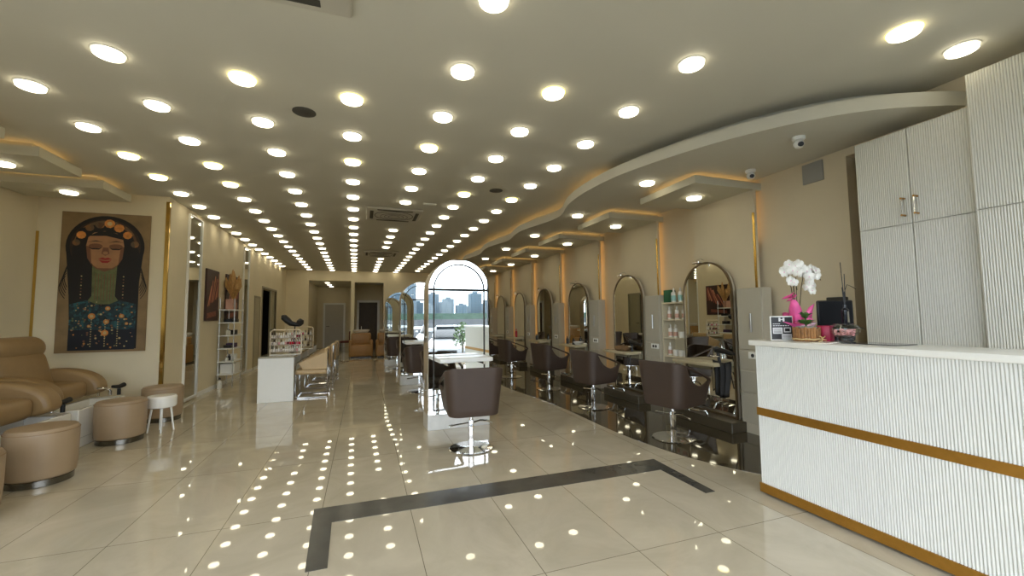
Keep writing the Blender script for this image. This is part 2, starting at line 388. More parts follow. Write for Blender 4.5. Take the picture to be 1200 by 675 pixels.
for i in range(-3, 4):
    n = 0
    for k in range(START[i], 19):
        if i == 1 and k in (5, 6, 11, 12): continue
        if i == -3 and k > 17: continue
        x, y = grid(i, k)
        if y > YB-.15: continue
        if k == -1 and i == 2: pass
        n += 1; yl = 1 if (i, k) in YEL else 0
        put_light(x, y, HC, '%s ceiling light, %s from the front in the %s' % ('yellowish' if yl else 'white', ORD[n], ROW[i]), 'round lights on the main ceiling', yl)
put_light(2.36, 1.72, HC, 'bright white round ceiling light directly over the camera end, before the cassette rows', 'round lights on the main ceiling') if False else None
put_light(3.43, 1.66, HC, 'amber round ceiling light at the front right, farther from the tall cupboards', 'round lights on the main ceiling', 1)
put_light(4.05, 1.64, HC, 'bright white round ceiling light closest to the tall fluted cupboards', 'round lights on the main ceiling')
for k in range(NB-1):
    put_light(3.97, 4.18+PITCH*k, 2.90, 'round light under the wall canopy, %s canopy from the tall cupboards' % ORD[k+1], 'round lights under the right wall canopies')
    put_light(3.31-.02*k, 4.25+PITCH*k, ZL, 'round light in the wavy ceiling, %s from the tall cupboards' % ORD[k+1], 'round lights in the lowered ceiling')
put_light(-3.70, 6.0, 3.12, 'round light under the alcove canopy second from the portrait wall', 'round lights under the alcove canopies')
put_light(-3.71, 7.10, 3.12, 'round light under the alcove canopy closest to the portrait wall', 'round lights under the alcove canopies')
for k in range(3):
    put_light(-1.45, 19.0+1.15*k, 2.90, 'round light in the back corridor ceiling, %s from the opening' % ORD[k+1], 'round lights in the back corridor')

# cassettes, speakers, detectors, cameras
def cassette(cx, cy, label):
    t = thing('ceiling_cassette', label, 'air conditioner', (cx, cy, HC), 0, 'square air conditioning cassettes')
    m = MB(); m.rbox(-.475, .475, -.475, .475, -.035, 0, .03, 3); m.build('panel', CASS, t)
    m = MB()
    for a in range(4):
        m.rbox(-.30, .30, .36, .42, -.040, -.034, .003, 1, M=RZ(a*PI/2))
    m.build('air_slot', DGREY, t)
    m = MB(); m.lathe([(.30, -.034), (.30, -.046), (.27, -.052), (.02, -.052)], n=40); m.build('grille', CASS, t)
    m = MB()
    for r in (.10, .17, .24): m.tube([(r*math.cos(a*PI/16), r*math.sin(a*PI/16), -.053) for a in range(32)], .004, 5, closed=True)
    m.tube([(.335*math.cos(a*PI/16), .335*math.sin(a*PI/16), -.036) for a in range(32)], .006, 5, closed=True)
    m.build('grille_ring', DGREY, t)
cassette(-.565, 2.21, 'square ceiling cassette at the front, cut by the top of the picture')
cassette(.50, 7.86, 'square ceiling cassette in the middle of the room, above the aisle')
cassette(.45, 12.82, 'square ceiling cassette farthest from the front')
for x, y, r, lb in ((-.54, 4.15, .09, 'dark round ceiling speaker between the left light rows'), (1.86, 5.92, .09, 'dark round ceiling speaker near the wavy ceiling edge')):
    m = MB(); m.lathe([(r+.01, 0), (r+.01, -.006), (r, -.010), (.01, -.010)], n=28)
    tag(m.build('ceiling_speaker', DGREY, loc=(x, y, HC)), lb, 'speaker', 'ceiling speakers')
m = MB(); m.rbox(-.11, .11, -.035, .035, -.02, 0, .008, 2)
tag(m.build('ceiling_sensor', WHITE, loc=(1.02, 6.95, HC)), 'small white strip sensor on the ceiling beside the middle cassette', 'sensor')
for x, y, lb in ((3.83, 2.70, 'white dome camera under the wavy ceiling, nearer the tall cupboards'), (4.18, 3.52, 'white dome camera beside the first canopy light')):
    t = thing('security_camera', lb, 'security camera', (x, y, ZL), 0, 'white dome cameras')
    m = MB(); m.lathe([(.055, 0), (.055, -.02), (.05, -.03), (.02, -.034)], n=20); m.build('mount', WHITE, t)
    m = MB(); m.lathe([(.005, -.03), (.03, -.034), (.045, -.055), (.045, -.075), (.03, -.10), (.005, -.108)], n=20); m.build('camera_ball', WHITE, t)
    m = MB(); m.cyl((-.02, -.028, -.078), (-.032, -.046, -.086), .022, 14); m.build('camera_lens', BLACK, t)
m = MB(); m.rbox(-.02, 0, -.11, .11, -.11, .11, .008, 2)
tag(m.build('wall_speaker', GREY, loc=(XR, 3.07, 2.91)), 'square grey wall speaker high beside the tall cupboards', 'speaker')

# ------------------------------------------------------------------ reception counter
def flute(m, y0, y1, z0, z1, x, depth=.0095, pitch=.015, side=-1):
    n = max(1, int(round((y1-y0)/pitch))); p = (y1-y0)/n; pts = []
    for i in range(n):
        for j in range(8):
            t = PI*j/8; pts.append((y0+(i+(1-math.cos(t))/2)*p, x + side*depth*math.sin(t)))
    pts.append((y1, x)); k = len(pts)
    vs = [(px, y, z0) for y, px in pts] + [(px, y, z1) for y, px in pts]
    m._add(vs, [(i, i+1, k+i+1, k+i) for i in range(k-1)])
CX, CY0, CY1 = 2.95, .26, 2.53
t = thing('reception_counter', 'white fluted reception counter with gold bands at the right front', 'reception counter', (CX, 1.2, 0))
oy = -1.2
m = MB(); m.box(.012, .40, CY0+oy, CY1+oy, .07, 1.15); m.build('body', WHITE, t, smooth=False)
m = MB(); flute(m, CY0+oy, CY1+oy, .665, 1.15, .012); m.build('upper_panel', FLUTE, t, ang=60)
m = MB(); flute(m, CY0+oy, CY1+oy, .085, .605, .012); m.build('lower_panel', FLUTE, t, ang=60)
m = MB(); m.box(-.004, .012, CY0+oy, CY1+.004+oy, .605, .665); m.box(.012, .40, CY1+oy, CY1+.004+oy, .605, .665); m.build('gold_band', GOLD, t, smooth=False)
m = MB(); m.box(-.006, .40, CY0+oy, CY1+.006+oy, .018, .085); m.build('gold_plinth', GOLD, t, smooth=False)
m = MB()
for y in (CY0+.1, .9, 1.55, 2.35): m.cyl((.05, y+oy, 0), (.05, y+oy, .02), .014, 12)
m.build('foot', CHROME, t)
m = MB(); m.rbox(-.03, .43, CY0-.01+oy, CY1+.03+oy, 1.15, 1.19, .006, 2); m.build('top', WHITE, t)

CT = 1.19
# card sign
t = thing('counter_sign', 'black notice board with white print standing at the counter corner', 'sign', (3.09, 2.40, CT), math.radians(-24))
m = MB(); m.rbox(-.085, .085, -.006, .006, .0, .19, .005, 2); m.build('frame', WHITE, t)
m = MB(); m.box(-.078, .078, -.0075, -.006, .008, .182); m.build('print', mat('black_card', col(34, 34, 36), .4), t, smooth=False)
INK = mat('white_ink', col(214, 214, 214), .5)
def tx(name, rects, y=-.0085, ma=INK, hide=-.0074):
    m = MB()
    for x0, x1, z0, z1 in rects: m.box(x0, x1, y, hide, z0, z1)
    m.build(name, ma, t, smooth=False)
tx('logo', [(-.022, -.008, .148, .176), (.008, .022, .148, .176), (-.008, .008, .159, .165)])
tx('lettering', [(-.066+.014*i, -.055+.014*i, .126, .131) for i in range(4)])
tx('lettering', [(-.066+.018*i, -.053+.018*i, .112, .117) for i in range(7)])
tx('printed_panel', [(-.068, .004, .052, .1)]); tx('printed_panel', [(.014, .066, .062, .1)]); tx('printed_panel', [(-.004, .072, .010, .05)])
tx('dark_panel', [(.022, .058, .070, .094)], -.0092, BLACK, -.0084)
tx('lettering', [(-.062, -.006, .060+.009*i, .063+.009*i) for i in range(4)], -.0092, BLACK, -.0084)
tx('lettering', [(.004, .064, .018+.009*i, .020+.009*i) for i in range(3)], -.0092, BLACK, -.0084)

# orchid in pink paper
t = thing('orchid', 'white orchid wrapped in pink paper standing on the counter', 'potted plant', (3.30, 2.42, CT))
m = MB(); m.lathe([(.045, 0), (.06, .02), (.068, .13), (.060, .14)], n=20); m.build('pot', PINKL, t)
m = MB()
def sheet(m, ang, h, w, out, base=.055, n=6, mt=0, tw=.0):
    vs = []; fs = []
    for i in range(n+1):
        u = i/n; ww = w*(.4+.9*math.sin(PI*min(1, u*.75+.12)))*(1 if u < .9 else .75)
        for j in range(5):
            s = (j/4-.5)*2
            r = base + out*u**1.5 + .018*math.cos(s*2.4) + .006*math.sin(7*s+5*u)
            a = ang + s*ww + tw*u
            vs.append((r*math.cos(a), r*math.sin(a), .02 + h*u*(1-.12*abs(s)**2)))
    for i in range(n):
        for j in range(4): fs.append((i*5+j, i*5+j+1, (i+1)*5+j+1, (i+1)*5+j))
    m._add(vs, fs, mt)
for a, h, w, o in ((3.6,.30,.6,.05),(2.6,.16,.8,.11),(3.1,.13,.8,.14),(4.4,.15,.7,.07),(5.2,.27,.55,.05),(.3,.18,.7,.07),(1.3,.2,.7,.07)): sheet(m, a, h, w, o)
o = m.build('wrapping', PINK, t, ang=60); sd = o.modifiers.new('t', 'SOLIDIFY'); sd.thickness = .0015
m = MB(); sheet(m, 4.9, .12, .9, .06); sheet(m, 4.0, .1, .9, .07); o = m.build('inner_paper', PINKL, t, ang=60); sd = o.modifiers.new('t', 'SOLIDIFY'); sd.thickness = .0015
stems = []
for dx, dy, hh in ((-.06, .02, .60), (.05, -.04, .57), (.01, .04, .5)):
    p = [(0, 0, .1), (dx*.3, dy*.3, .25), (dx*.6, dy*.6, .42), (dx, dy, hh-.02), (dx*1.8+.01, dy*1.3-.02, hh), (dx*2.2+.01, dy*1.5-.04, hh-.05), (dx*2.3+.01, dy*1.6-.05, hh-.10)]
    stems.append(p)
m = MB()
for p in stems: m.tube(p, .003, 6)
m.cyl((-.02, 0, .1), (-.02, 0, .45), .003, 6); m.cyl((.015, .01, .1), (.02, .01, .5), .003, 6)
m.build('stem', STEMM, t)
def flower(m, c, s, rz, rx):
    M = T(*c) @ RZ(rz) @ RX(rx)
    for k in range(5):
        a = k*2*PI/5; vs = [(0, 0, 0)]; w = .86 if k in (1, 4) else .62
        for i in range(9):
            u = i/8*PI; rr = s*(math.sin(u)); 
            vs.append((s*w*math.cos(u)*math.sin(u)**.3*.9, .12*s*math.sin(u*1), s*(.06+.94*math.sin(u/1.0)**.7)))
        m._add(vs, [(0, i, i+1) for i in range(1, 9)], 0, M @ RY(a))
    m.lathe([(.001, -.01), (.14*s, 0), (.1*s, .12*s), (.001, .16*s)], n=8, m=1, M=M @ RX(PI/2))
k = 0
for (x, y, z) in ((-.135,-.02,.555),(-.16,-.03,.535),(-.085,-.02,.60),(-.06,-.05,.585),(-.03,-.05,.60),(-.055,-.06,.54),(-.09,-.05,.55),(.0,-.05,.57),(.04,-.07,.545),(.075,-.08,.56),(.11,-.09,.55),(.14,-.09,.52),(.10,-.09,.51),(.05,-.08,.50),(.06,-.07,.455),(.085,-.08,.43),(.075,-.08,.39),(.03,-.07,.42),(-.09,-.03,.47),(-.07,-.04,.455),(.12,-.08,.545),(-.01,-.06,.53)):
    fm = MB(); flower(fm, (x, y, z), .042 if z > .46 else .034, math.radians(-25+random.uniform(-50, 50)), math.radians(random.uniform(-15, 25)))
    fo = fm.build('flower', [PETAL, PINKL], t, ang=80); sd = fo.modifiers.new('t', 'SOLIDIFY'); sd.thickness = .0012
m = MB()
for a, z, l in ((3.4, .36, .07), (2.9, .345, .08), (4.1, .35, .05), (3.0, .325, .05)): 
    m._add([(-.05, 0, z-.01), (-.05+l*math.cos(a), l*math.sin(a)-.02, z), (-.05+l*math.cos(a)*1.2, l*math.sin(a), z-.02), (-.05+l*.5*math.cos(a+.9), l*.5*math.sin(a+.9), z+.02)], [(0, 1, 2), (0, 3, 1)])
m.cyl((-.05, 0, .1), (-.05, 0, .35), .002, 6); o = m.build('pink_bow', PINK, t); sd = o.modifiers.new('t', 'SOLIDIFY'); sd.thickness = .0015

# bark pot plant
def leafy(m, c, n, L, w, up=.6, seed=1, droop=.3):
    rnd = random.Random(seed)
    for i in range(n):
        a = i*2.4 + rnd.uniform(-.3, .3); el = up*rnd.uniform(.5, 1.3); l = L*rnd.uniform(.7, 1.15); vs = []
        for j in range(6):
            u = j/5; d = l*u; r = d*math.cos(el); z = d*math.sin(el) - droop*l*u*u; ww = w*math.sin(PI*min(1, .08+.9*u))
            for s in (-1, 0, 1):
                vs.append((c[0]+r*math.cos(a)-s*ww*math.sin(a), c[1]+r*math.sin(a)+s*ww*math.cos(a), c[2]+z+abs(s)*ww*.25))
        m._add(vs, [(j*3+s, j*3+s+1, j*3+s+4, j*3+s+3) for j in range(5) for s in (0, 1)])
t = thing('bark_pot_plant', 'small green plant in a round bark pot tied with raffia on the counter', 'potted plant', (3.155, 2.25, CT), .3)
m = MB(); pr = [(.074, 0), (.078, .01), (.078, .095), (.07, .1), (.066, .085)]
m.lathe(pr, n=28)
for i in range(26):
    a = i*2*PI/26; m.cyl((.078*math.cos(a), .078*math.sin(a), .003), (.079*math.cos(a), .079*math.sin(a), .094+.006*(i % 3)), .010, 7)
m.build('pot', BARK, t)
m = MB(); m.lathe([(.066, .09), (.070, .106), (.060, .112), (.055, .1)], n=24); m.build('pot_rim', GREY, t)
m = MB(); m.tube([(.091*math.cos(a*PI/12), .091*math.sin(a*PI/12), .018+.003*math.sin(a*2)) for a in range(24)], .005, 6, closed=True)
for s in (-1, 1):
    m.tube([(0, -.094, .02), (.03*s, -.105, .035), (.06*s, -.10, .042)], .004, 5); m.tube([(0, -.094, .018), (.04*s, -.11, .010), (.075*s, -.10, .004)], .004, 5)
m.build('raffia_bow', RAFFIA, t)
m = MB(); leafy(m, (0, 0, .12), 16, .09, .022, .75, 3); leafy(m, (-.01, 0, .17), 12, .075, .02, 1.0, 5); m.cyl((0, 0, .08), (0, 0, .2), .006, 6)
o = m.build('leaves', LEAF, t, ang=80); sd = o.modifiers.new('t', 'SOLIDIFY'); sd.thickness = .001

# glass bowl with pink sweets
t = thing('glass_bowl', 'footed clear glass bowl of pink sweets on the counter', 'bowl', (3.215, 2.02, CT)); t.scale = (1.3, 1.3, 1.2)
m = MB(); m.lathe([(.034, 0), (.036, .004), (.014, .012), (.014, .02), (.04, .032), (.066, .06), (.068, .08), (.05, .105), (.046, .112), (.044, .108), (.062, .082), (.060, .062), (.036, .038), (.004, .03)], n=32); m.build('bowl', GLASS, t)
m = MB()
rnd = random.Random(4)
for i in range(70):
    a = rnd.uniform(0, 6.28); r = .045*math.sqrt(rnd.random()); z = .045+.032*rnd.random()
    m.lathe([(.001, -.006), (.006, -.004), (.006, .004), (.001, .006)], (r*math.cos(a), r*math.sin(a), z), 6)
o = m.build('sweets', mat('pink_sweets', col(232, 150, 150), .35, noise=.4, nscale=80), t); o['kind'] = 'stuff'

# magenta box behind bowl
m = MB(); m.rbox(-.05, .05, -.045, .045, 0, .115, .008, 2)
tag(m.build('gift_box', MAGENTA, loc=(3.27, 2.19, CT), rz=.3), 'dark magenta box between the bark pot and the glass bowl', 'box')
# diffuser vase with twigs on a dark leafy plant pot
t = thing('twig_vase', 'dark narrow vase with bare black twigs above dark leaves on the counter', 'vase', (3.36, 2.10, CT))
m = MB(); m.lathe([(.04, 0), (.05, .01), (.055, .10), (.05, .11)], n=20); m.build('pot', BLACK, t)
m = MB(); leafy(m, (0, 0, .10), 18, .12, .03, .35, 9, .3); o = m.build('leaves', LEAFD, t, ang=80); sd = o.modifiers.new('t', 'SOLIDIFY'); sd.thickness = .001
m = MB(); m.lathe([(.022, .09), (.024, .12), (.024, .23), (.012, .245), (.012, .27)], n=16); m.build('bottle', mat('black_gloss', col(18, 16, 24), .1), t)
m = MB(); m.box(-.016, .0, -.026, -.0235, .14, .22); m.build('silver_label', STEEL, t, smooth=False)
m = MB()
m.tube([(0, 0, .2), (-.004, 0, .35), (-.014, 0, .50), (-.02, 0, .585)], .003, 5); m.tube([(0, 0, .2), (.012, 0, .33), (.016, 0, .50)], .0028, 5)
m.tube([(0, 0, .24), (.02, .01, .36), (.04, .0, .42), (.07, -.02, .40), (.085, -.03, .385)], .0025, 5); m.tube([(.0, 0, .22), (-.01, 0, .33), (-.002, .01, .40)], .0028, 5)
m.build('twig', BLACKM, t)
# papers and glass sheet
m = MB(); m.box(-.09, .09, -.05, .05, 0, .004); tag(m.build('card_stack', PORC, loc=(3.06, 2.06, CT), rz=.2), 'flat white cards lying in front of the glass bowl', 'cards')
m = MB(); m.rbox(-.11, .11, -.16, .16, 0, .006, .002, 1); tag(m.build('glass_tray', mat('smoked_glass', col(70, 72, 72), .05), loc=(3.21, 1.82, CT)), 'dark smoked glass tray lying flat on the counter', 'tray')
# black equipment standing behind the counter: low desk + monitor
t = thing('desk', 'low white desk behind the reception counter', 'desk', (3.55, 2.0, 0))
m = MB(); m.rbox(-.18, .10, -1.0, .45, .72, .75, .005, 2); m.build('desktop', WHITE, t)
for a, b in ((-.16, -.98), (.08, -.98), (-.16, .43), (.08, .43)):
    m = MB(); m.box(a-.018, a+.018, b-.018, b+.018, 0, .72); m.build('leg', WHITE, t, smooth=False)
t = thing('monitor', 'black computer monitor seen past the pink orchid wrapping', 'monitor', (3.53, 2.27, .75), math.radians(-38))
m = MB(); m.rbox(-.08, .08, -.06, .06, 0, .015, .006, 2); m.cyl((0, .03, .01), (0, .03, .56), .02, 12); m.build('stand', BLACK, t)
m = MB(); m.rbox(-.13, .11, -.012, .025, .53, .75, .012, 3); m.build('screen_case', BLACK, t)
m = MB(); m.box(-.12, .10, -.0135, -.012, .542, .74); m.build('screen', mat('black_screen', col(8, 8, 10), .5, ior=1.2), t, smooth=False)
t = thing('wall_terminal', 'black stacked phone and card terminal on the wall behind the counter', 'terminal', (4.548, 2.87, 1.14))
for z0, z1, y0 in ((.0, .12, -.02), (.17, .27, .0), (.31, .42, .02)):
    m = MB(); m.rbox(-.06, 0, y0-.09, y0+.09, z0, z1, .01, 2); m.build('device', BLACK, t)

# ------------------------------------------------------------------ tall fluted cupboards
def cupboard(x, y0, y1, ztop, label, split, doors):
    t = thing('tall_cupboard', label, 'cupboard', (x, (y0+y1)/2, 0), 0, 'tall fluted cupboards'); oy = -(y0+y1)/2
    m = MB(); m.box(.025, XR-x, y0+oy, y1+oy, .08, ztop); m.box(.06, XR-x, y0+oy, y1+oy, 0, .08); m.build('carcass', mat('cupboard_side', col(200, 196, 180), .4), t, smooth=False)
    for (z0, z1, hz) in ((.09, split-.004, .95), (split+.004, ztop, split+.06)):
        for j in range(doors):
            a = y0 + (y1-y0)*j/doors + .003; b = y0 + (y1-y0)*(j+1)/doors - .003
            m = MB(); m.box(.012, .025, a+oy, b+oy, z0, z1); flute(m, a+oy, b+oy, z0, z1, .012, .0095); d = m.build('door', FLUTE2, t, ang=60)
            if doors == 2:
                hy = (b-.04 if j == 0 else a+.04)+oy
                m = MB(); hz_ = hz
                m.cyl((-.035, hy, hz_), (-.035, hy, hz_+.16), .007, 10); m.build('handle', CHROME, d)
                
                for zz in (.01, .15):
                    m = MB(); m.cyl((.01, hy, hz_+zz), (-.045, hy, hz_+zz), .008, 10); m.build('handle_post', GOLD, d)
    return t
cupboard(4.20, 1.69, 2.465, 2.915, 'tall white fluted cupboard with two door pairs beside the plain wall', 2.125, 2)
cupboard(4.14, .15, 1.68, 3.13, 'taller white fluted cupboard at the right edge of the picture', 2.125, 2)

# ------------------------------------------------------------------ salon chair (faces +y, origin on floor under the column)
def make_salon_chair():
    t = thing('salon_chair', 'x', 'salon chair')
    hw, hd, r = .315, .27, .13
    path = []
    path += [(-hw, hd)]
    for s in range(1, 9): path.append((-hw, hd - (2*hd - r)*s/8))
    for s in range(1, 9):
        a = PI + (PI/2)*s/8; path.append((-hw + r + r*math.cos(a), -hd + r + r*math.sin(a)))
    for s in range(1, 7): path.append((-hw + r + (2*hw-2*r)*s/6, -hd))
    right = [(-x, y) for x, y in reversed(path[:17])]
    path += right[1:]
    n = len(path); L = [0]
    for a, b in zip(path, path[1:]): L.append(L[-1]+math.dist(a, b))
    tot = L[-1]
    def top(x, y):
        u = max(0, min(1, (y + hd)/(2*hd))); return .875 - .19*u**1.15
    def bot(x, y):
        u = max(0, min(1, (y + hd)/(2*hd))); return .375 + .015*u
    def hole(x, y):     # opening below the arm, on both sides
        if abs(x) < hw-.02: return None
        c, w = .055, .195
        q = (y-c)/w
        if abs(q) >= 1: return None
        return q
    m = MB(); NR = 6; vs = []; cols = []
    for (x, y) in path:
        zt, zb = top(x, y), bot(x, y); q = hole(x, y); arm = zt-.028
        tl = 1 + .0
        if q is not None: lo = arm - .12*(1-abs(q)**2.4); hi = arm
        else: lo = hi = arm
        zs = [zb + (lo-zb)*i/NR for i in range(NR+1)] + [hi + (zt-hi)*i/2 for i in range(3)]
        row = []
        for z in zs:
            v = (z-zb)/(zt-zb); k = .84 + .16*v      # flares outward toward the top
            row.append((x*k, y*k, z))
        cols.append(row)
    H = len(cols[0])
    for r_ in cols: vs += r_
    fs = []
    for i in range(n-1):
        for j in range(H-1):
            if j == NR:
                a = cols[i][NR][2] < cols[i][NR+1][2]-1e-6; b = cols[i+1][NR][2] < cols[i+1][NR+1][2]-1e-6
                if a or b or True: continue
            fs.append((i*H+j, (i+1)*H+j, (i+1)*H+j+1, i*H+j+1))
    m._add(vs, fs)
    o = m.build('shell', BROWN, t, ang=70, merge=True)
    sd = o.modifiers.new('thick', 'SOLIDIFY'); sd.thickness = .034; sd.offset = -1
    bv = o.modifiers.new('soft', 'BEVEL'); bv.width = .010; bv.segments = 2; bv.limit_method = 'ANGLE'; bv.angle_limit = math.radians(50)
    m = MB(); m.rbox(-.225, .225, -.175, .235, .40, .52, .045, 4); m.build('seat', BROWND, t)
    m = MB(); m.box(-.10, .10, -.10, .10, .36, .39); m.cyl((0, 0, .30), (0, 0, .37), .019, 16); m.rbox(-.027, .027, -.027, .027, .014, .30, .012, 2); m.build('column', CHROME, t)
    m = MB(); m.lathe([(.235, 0), (.238, .006), (.230, .012), (.06, .015), (.04, .02)], n=44); m.build('base', CHROME, t)
    m = MB(); m.tube([(.02, .0, .27), (.10, .0, .285), (.18, .0, .275), (.235, .0, .245)], .010, 8); m.build('pump_lever', CHROME, t)
    m = MB(); m.tube([(-.02, .0, .27), (-.12, .0, .262), (-.20, .0, .255)], .008, 8); m.tube([(-.20, .0, .255), (-.24, .0, .252)], .012, 8); m.build('brake_lever', CHROME, t)
    return t
SC = make_salon_chair()
SC.location = (1.10, 4.46, 0); SC.rotation_euler.z = math.radians(-2); SC['label'] = 'brown salon chair facing the bright arched mirror in mid room'
SC['group'] = 'brown salon chairs at the mirrors'
chairs = [(3.34, 3.97, -78), (3.33, 5.71, -82), (3.37, 7.44, -80), (3.24, 9.22, -84), (3.22, 11.0, -82), (3.2, 12.8, -80)]
lab = ['brown salon chair at the wall station nearest the reception counter', 'second brown salon chair from the reception counter along the right wall', 'third brown salon chair from the reception counter along the right wall',
       'fourth brown salon chair from the reception counter along the right wall', 'fifth brown salon chair from the reception counter along the right wall', 'sixth brown salon chair from the reception counter along the right wall']
for (x, y, a), l in zip(chairs, lab): dup(SC, (x, y, .004), math.radians(a), l)
dup(SC, (1.02, 8.16, 0), math.radians(4), 'brown salon chair facing the second island mirror, behind the bright one')
dup(SC, (.88, 11.95, 0), math.radians(2), 'brown salon chair facing the farthest island mirror')
dup(SC, (1.15, 6.62, 0), math.radians(178), 'brown salon chair behind the bright arched mirror, facing the camera')
dup(SC, (1.05, 10.4, 0), math.radians(178), 'brown salon chair behind the second island mirror, facing the camera')

# ------------------------------------------------------------------ island mirrors
def arch(w, z0, zs, n=20, cx=0):
    r = w/2; p = [(cx-r, z0), (cx-r, zs)]
    p += [(cx - r*math.cos(PI*k/n), zs + r*math.sin(PI*k/n)) for k in range(1, n)]
    return p + [(cx+r, zs), (cx+r, z0)]
def ring(m, w1, w2, z01, z02, zs, y0, y1, mt=0, n=28):
    A = arch(w1, z01, zs, n); B = arch(w2, z02, zs, n); k = len(A)
    vs = [(x, y0, z) for x, z in A] + [(x, y0, z) for x, z in B] + [(x, y1, z) for x, z in A] + [(x, y1, z) for x, z in B]
    fs = []
    for i in range(k):
        j = (i+1) % k
        fs += [(i, j, k+j, k+i), (2*k+i, 3*k+i, 3*k+j, 2*k+j), (i, 2*k+i, 2*k+j, j), (k+i, k+j, 3*k+j, 3*k+i)]
    m._add(vs, fs, mt)
def make_island():
    t = thing('mirror_station', 'x', 'mirror station')
    W, ZS, D = .80, 1.745, .30
    m = MB(); m.prism(arch(W, .19, ZS), 0, D, 'y'); 
    m.build('body', mat('station_side', col(190, 176, 150), .35, .3), t, ang=30)
    m = MB(); m.rbox(-W/2-.004, W/2+.004, -.004, D+.004, 0, .19, .004, 1); m.build('plinth', MARB, t)
    for s in (0, 1):
        M = Matrix.Identity(4) if s == 0 else T(0, D, 0) @ RZ(PI)
        m = MB(); q = MB(); ring(q, W-.004, W-.13, .192, .24, ZS, -.014, 0); m._add(q.v, q.f, 0, M); m.build('bevelled_border', MIRROR, t, ang=30)
        q = MB(); ring(q, W-.120, W-.15, .236, .25, ZS, -.024, 0); m = MB(); m._add(q.v, q.f, 0, M); m.build('inner_frame', GREYD, t, ang=30)
        q = MB(); q.prism(arch(W-.148, .25, ZS), -.012, 0, 'y'); m = MB(); m._add(q.v, q.f, 0, M); m.build('mirror', MIRROR, t, smooth=False)
        m = MB(); m.rbox(-.33, .33, -.36, -.014, .855, .905, .006, 2, M=M); m.build('shelf', WHITE, t)
        m = MB(); m.rbox(-.24, -.21, -.35, -.02, .82, .855, .004, 1, M=M); m.rbox(.21, .24, -.35, -.02, .82, .855, .004, 1, M=M); m.build('bracket', CHROME, t)
    for s in (-1, 1):
        for z in (.55, 1.22):
            m = MB(); x = s*(W/2+.004)
            m.box(min(x, x-.004*s), max(x, x-.004*s), .05, D-.05, z-.14, z+.14); pl = m.build('side_drawer', STEEL, t, smooth=False)
            m = MB(); m.tube([(x, .10, z-.07), (x+.03*s, .10, z-.07), (x+.03*s, .10, z+.07), (x, .10, z+.07)], .006, 6); m.build('handle', CHROME, pl)
    return t
IS = make_island()
A1 = math.radians(2.8)
IS.location = (1.163, 5.33, 0); IS.rotation_euler.z = A1; IS['label'] = 'arched mirror station nearest the front, bevelled rim and white shelf'; IS['group'] = 'free-standing arched mirror stations'
dup(IS, (1.13, 9.05, 0), math.radians(1.5), 'second arched mirror station, just behind the bright nearest one')
dup(IS, (.99, 12.8, 0), math.radians(1.5), 'farthest arched mirror station of the mid-room line')

# ------------------------------------------------------------------ wall stations
def make_station():
    t = thing('wall_station', 'x', 'mirror station')      # origin: mirror centre at floor, faces -x
    m = MB(); m.rbox(-.20, .24, -.52, .48, 0, .12, .006, 1); m.build('plinth', mat('dark_plinth', col(74, 66, 50), .3), t)
    W, ZS = .84, 1.67
    M = RZ(-PI/2)
    def addM(q, name, ma, **k):
        m = MB(); m._add(q.v, q.f, 0, M); return m.build(name, ma, t, **k)
    q = MB(); q.prism(arch(W-.02, .12, ZS), .012, .06, 'y'); addM(q, 'backing', mat('station_backing', col(196, 188, 166), .4), ang=30)
    q = MB(); ring(q, W, W-.05, .12, .15, ZS, 0, .02); addM(q, 'arch_frame', BRONZE, ang=30)
    q = MB(); q.prism(arch(W-.05, .15, ZS), .008, .012, 'y'); addM(q, 'mirror', MIRROR, smooth=False)
    m = MB(); m.rbox(-.28, .0, -.36, .36, .755, .80, .006, 2); m.build('console', mat('stone_console', col(196, 184, 150), .3, noise=.08), t)
    m = MB(); m.box(-.03, 0.0, -.34, .34, .68, .755); m.build('apron', mat('console_apron', col(170, 160, 130), .4), t, smooth=False)
    m = MB(); z = .19
    m.tube([(-.20, -.16, .12), (-.24, -.16, z), (-.33, -.16, z+.01), (-.33, .16, z+.01), (-.24, .16, z), (-.20, .16, .12)], .011, 8)
    for y in (-.05, .05): m.tube([(-.24, y, z), (-.33, y, z+.01)], .008, 6)
    m.build('footrest', CHROME, t)
    m = MB(); m.tube([(-.10, .04, ZS+W/2-.05), (-.10, .04, ZS+W/2+.02), (-.02, .04, ZS+W/2+.05), (.03, .04, ZS+W/2+.03)], .006, 6); m.rbox(-.12, -.05, -.02, .10, ZS+W/2-.02, ZS+W/2+.005, .006, 1); m.build('lamp_arm', CHROME, t)
    return t
def make_side_cabinet():
    t = thing('side_cabinet', 'x', 'cabinet')
    m = MB(); m.box(.015, .16, -.17, .17, .0, 1.70); m.build('carcass', mat('side_cabinet_body', col(192, 184, 164), .4), t, smooth=False)
    fm = mat('side_cabinet_front', col(182, 176, 158), .35)
    m = MB(); m.rbox(0, .015, -.165, .165, .98, 1.695, .003, 1); d = m.build('door', fm, t)
    m = MB(); m.rbox(-.018, 0, -.03, -.01, 1.18, 1.40, .004, 1); m.build('handle', STEEL, d)
    for z0, z1 in ((.12, .46), (.48, .72), (.74, .96)):
        m = MB(); m.rbox(0, .015, -.165, .165, z0, z1, .003, 1); m.build('drawer', fm, t)
    m = MB(); m.rbox(-.012, 0, -.15, .03, .87, .95, .006, 2); s = m.build('power_socket', WHITE, t)
    m = MB(); m.cyl((-.014, -.03, .91), (-.012, -.03, .91), .022, 14); m.cyl((-.014, -.09, .91), (-.012, -.09, .91), .022, 14); m.build('socket_hole', BLACK, s)
    return t
ST = make_station(); CB = make_side_cabinet()
num = ['nearest the reception counter', 'second from the reception counter', 'third from the reception counter', 'fourth from the reception counter', 'fifth from the reception counter', 'sixth from the reception counter', 'seventh from the reception counter']
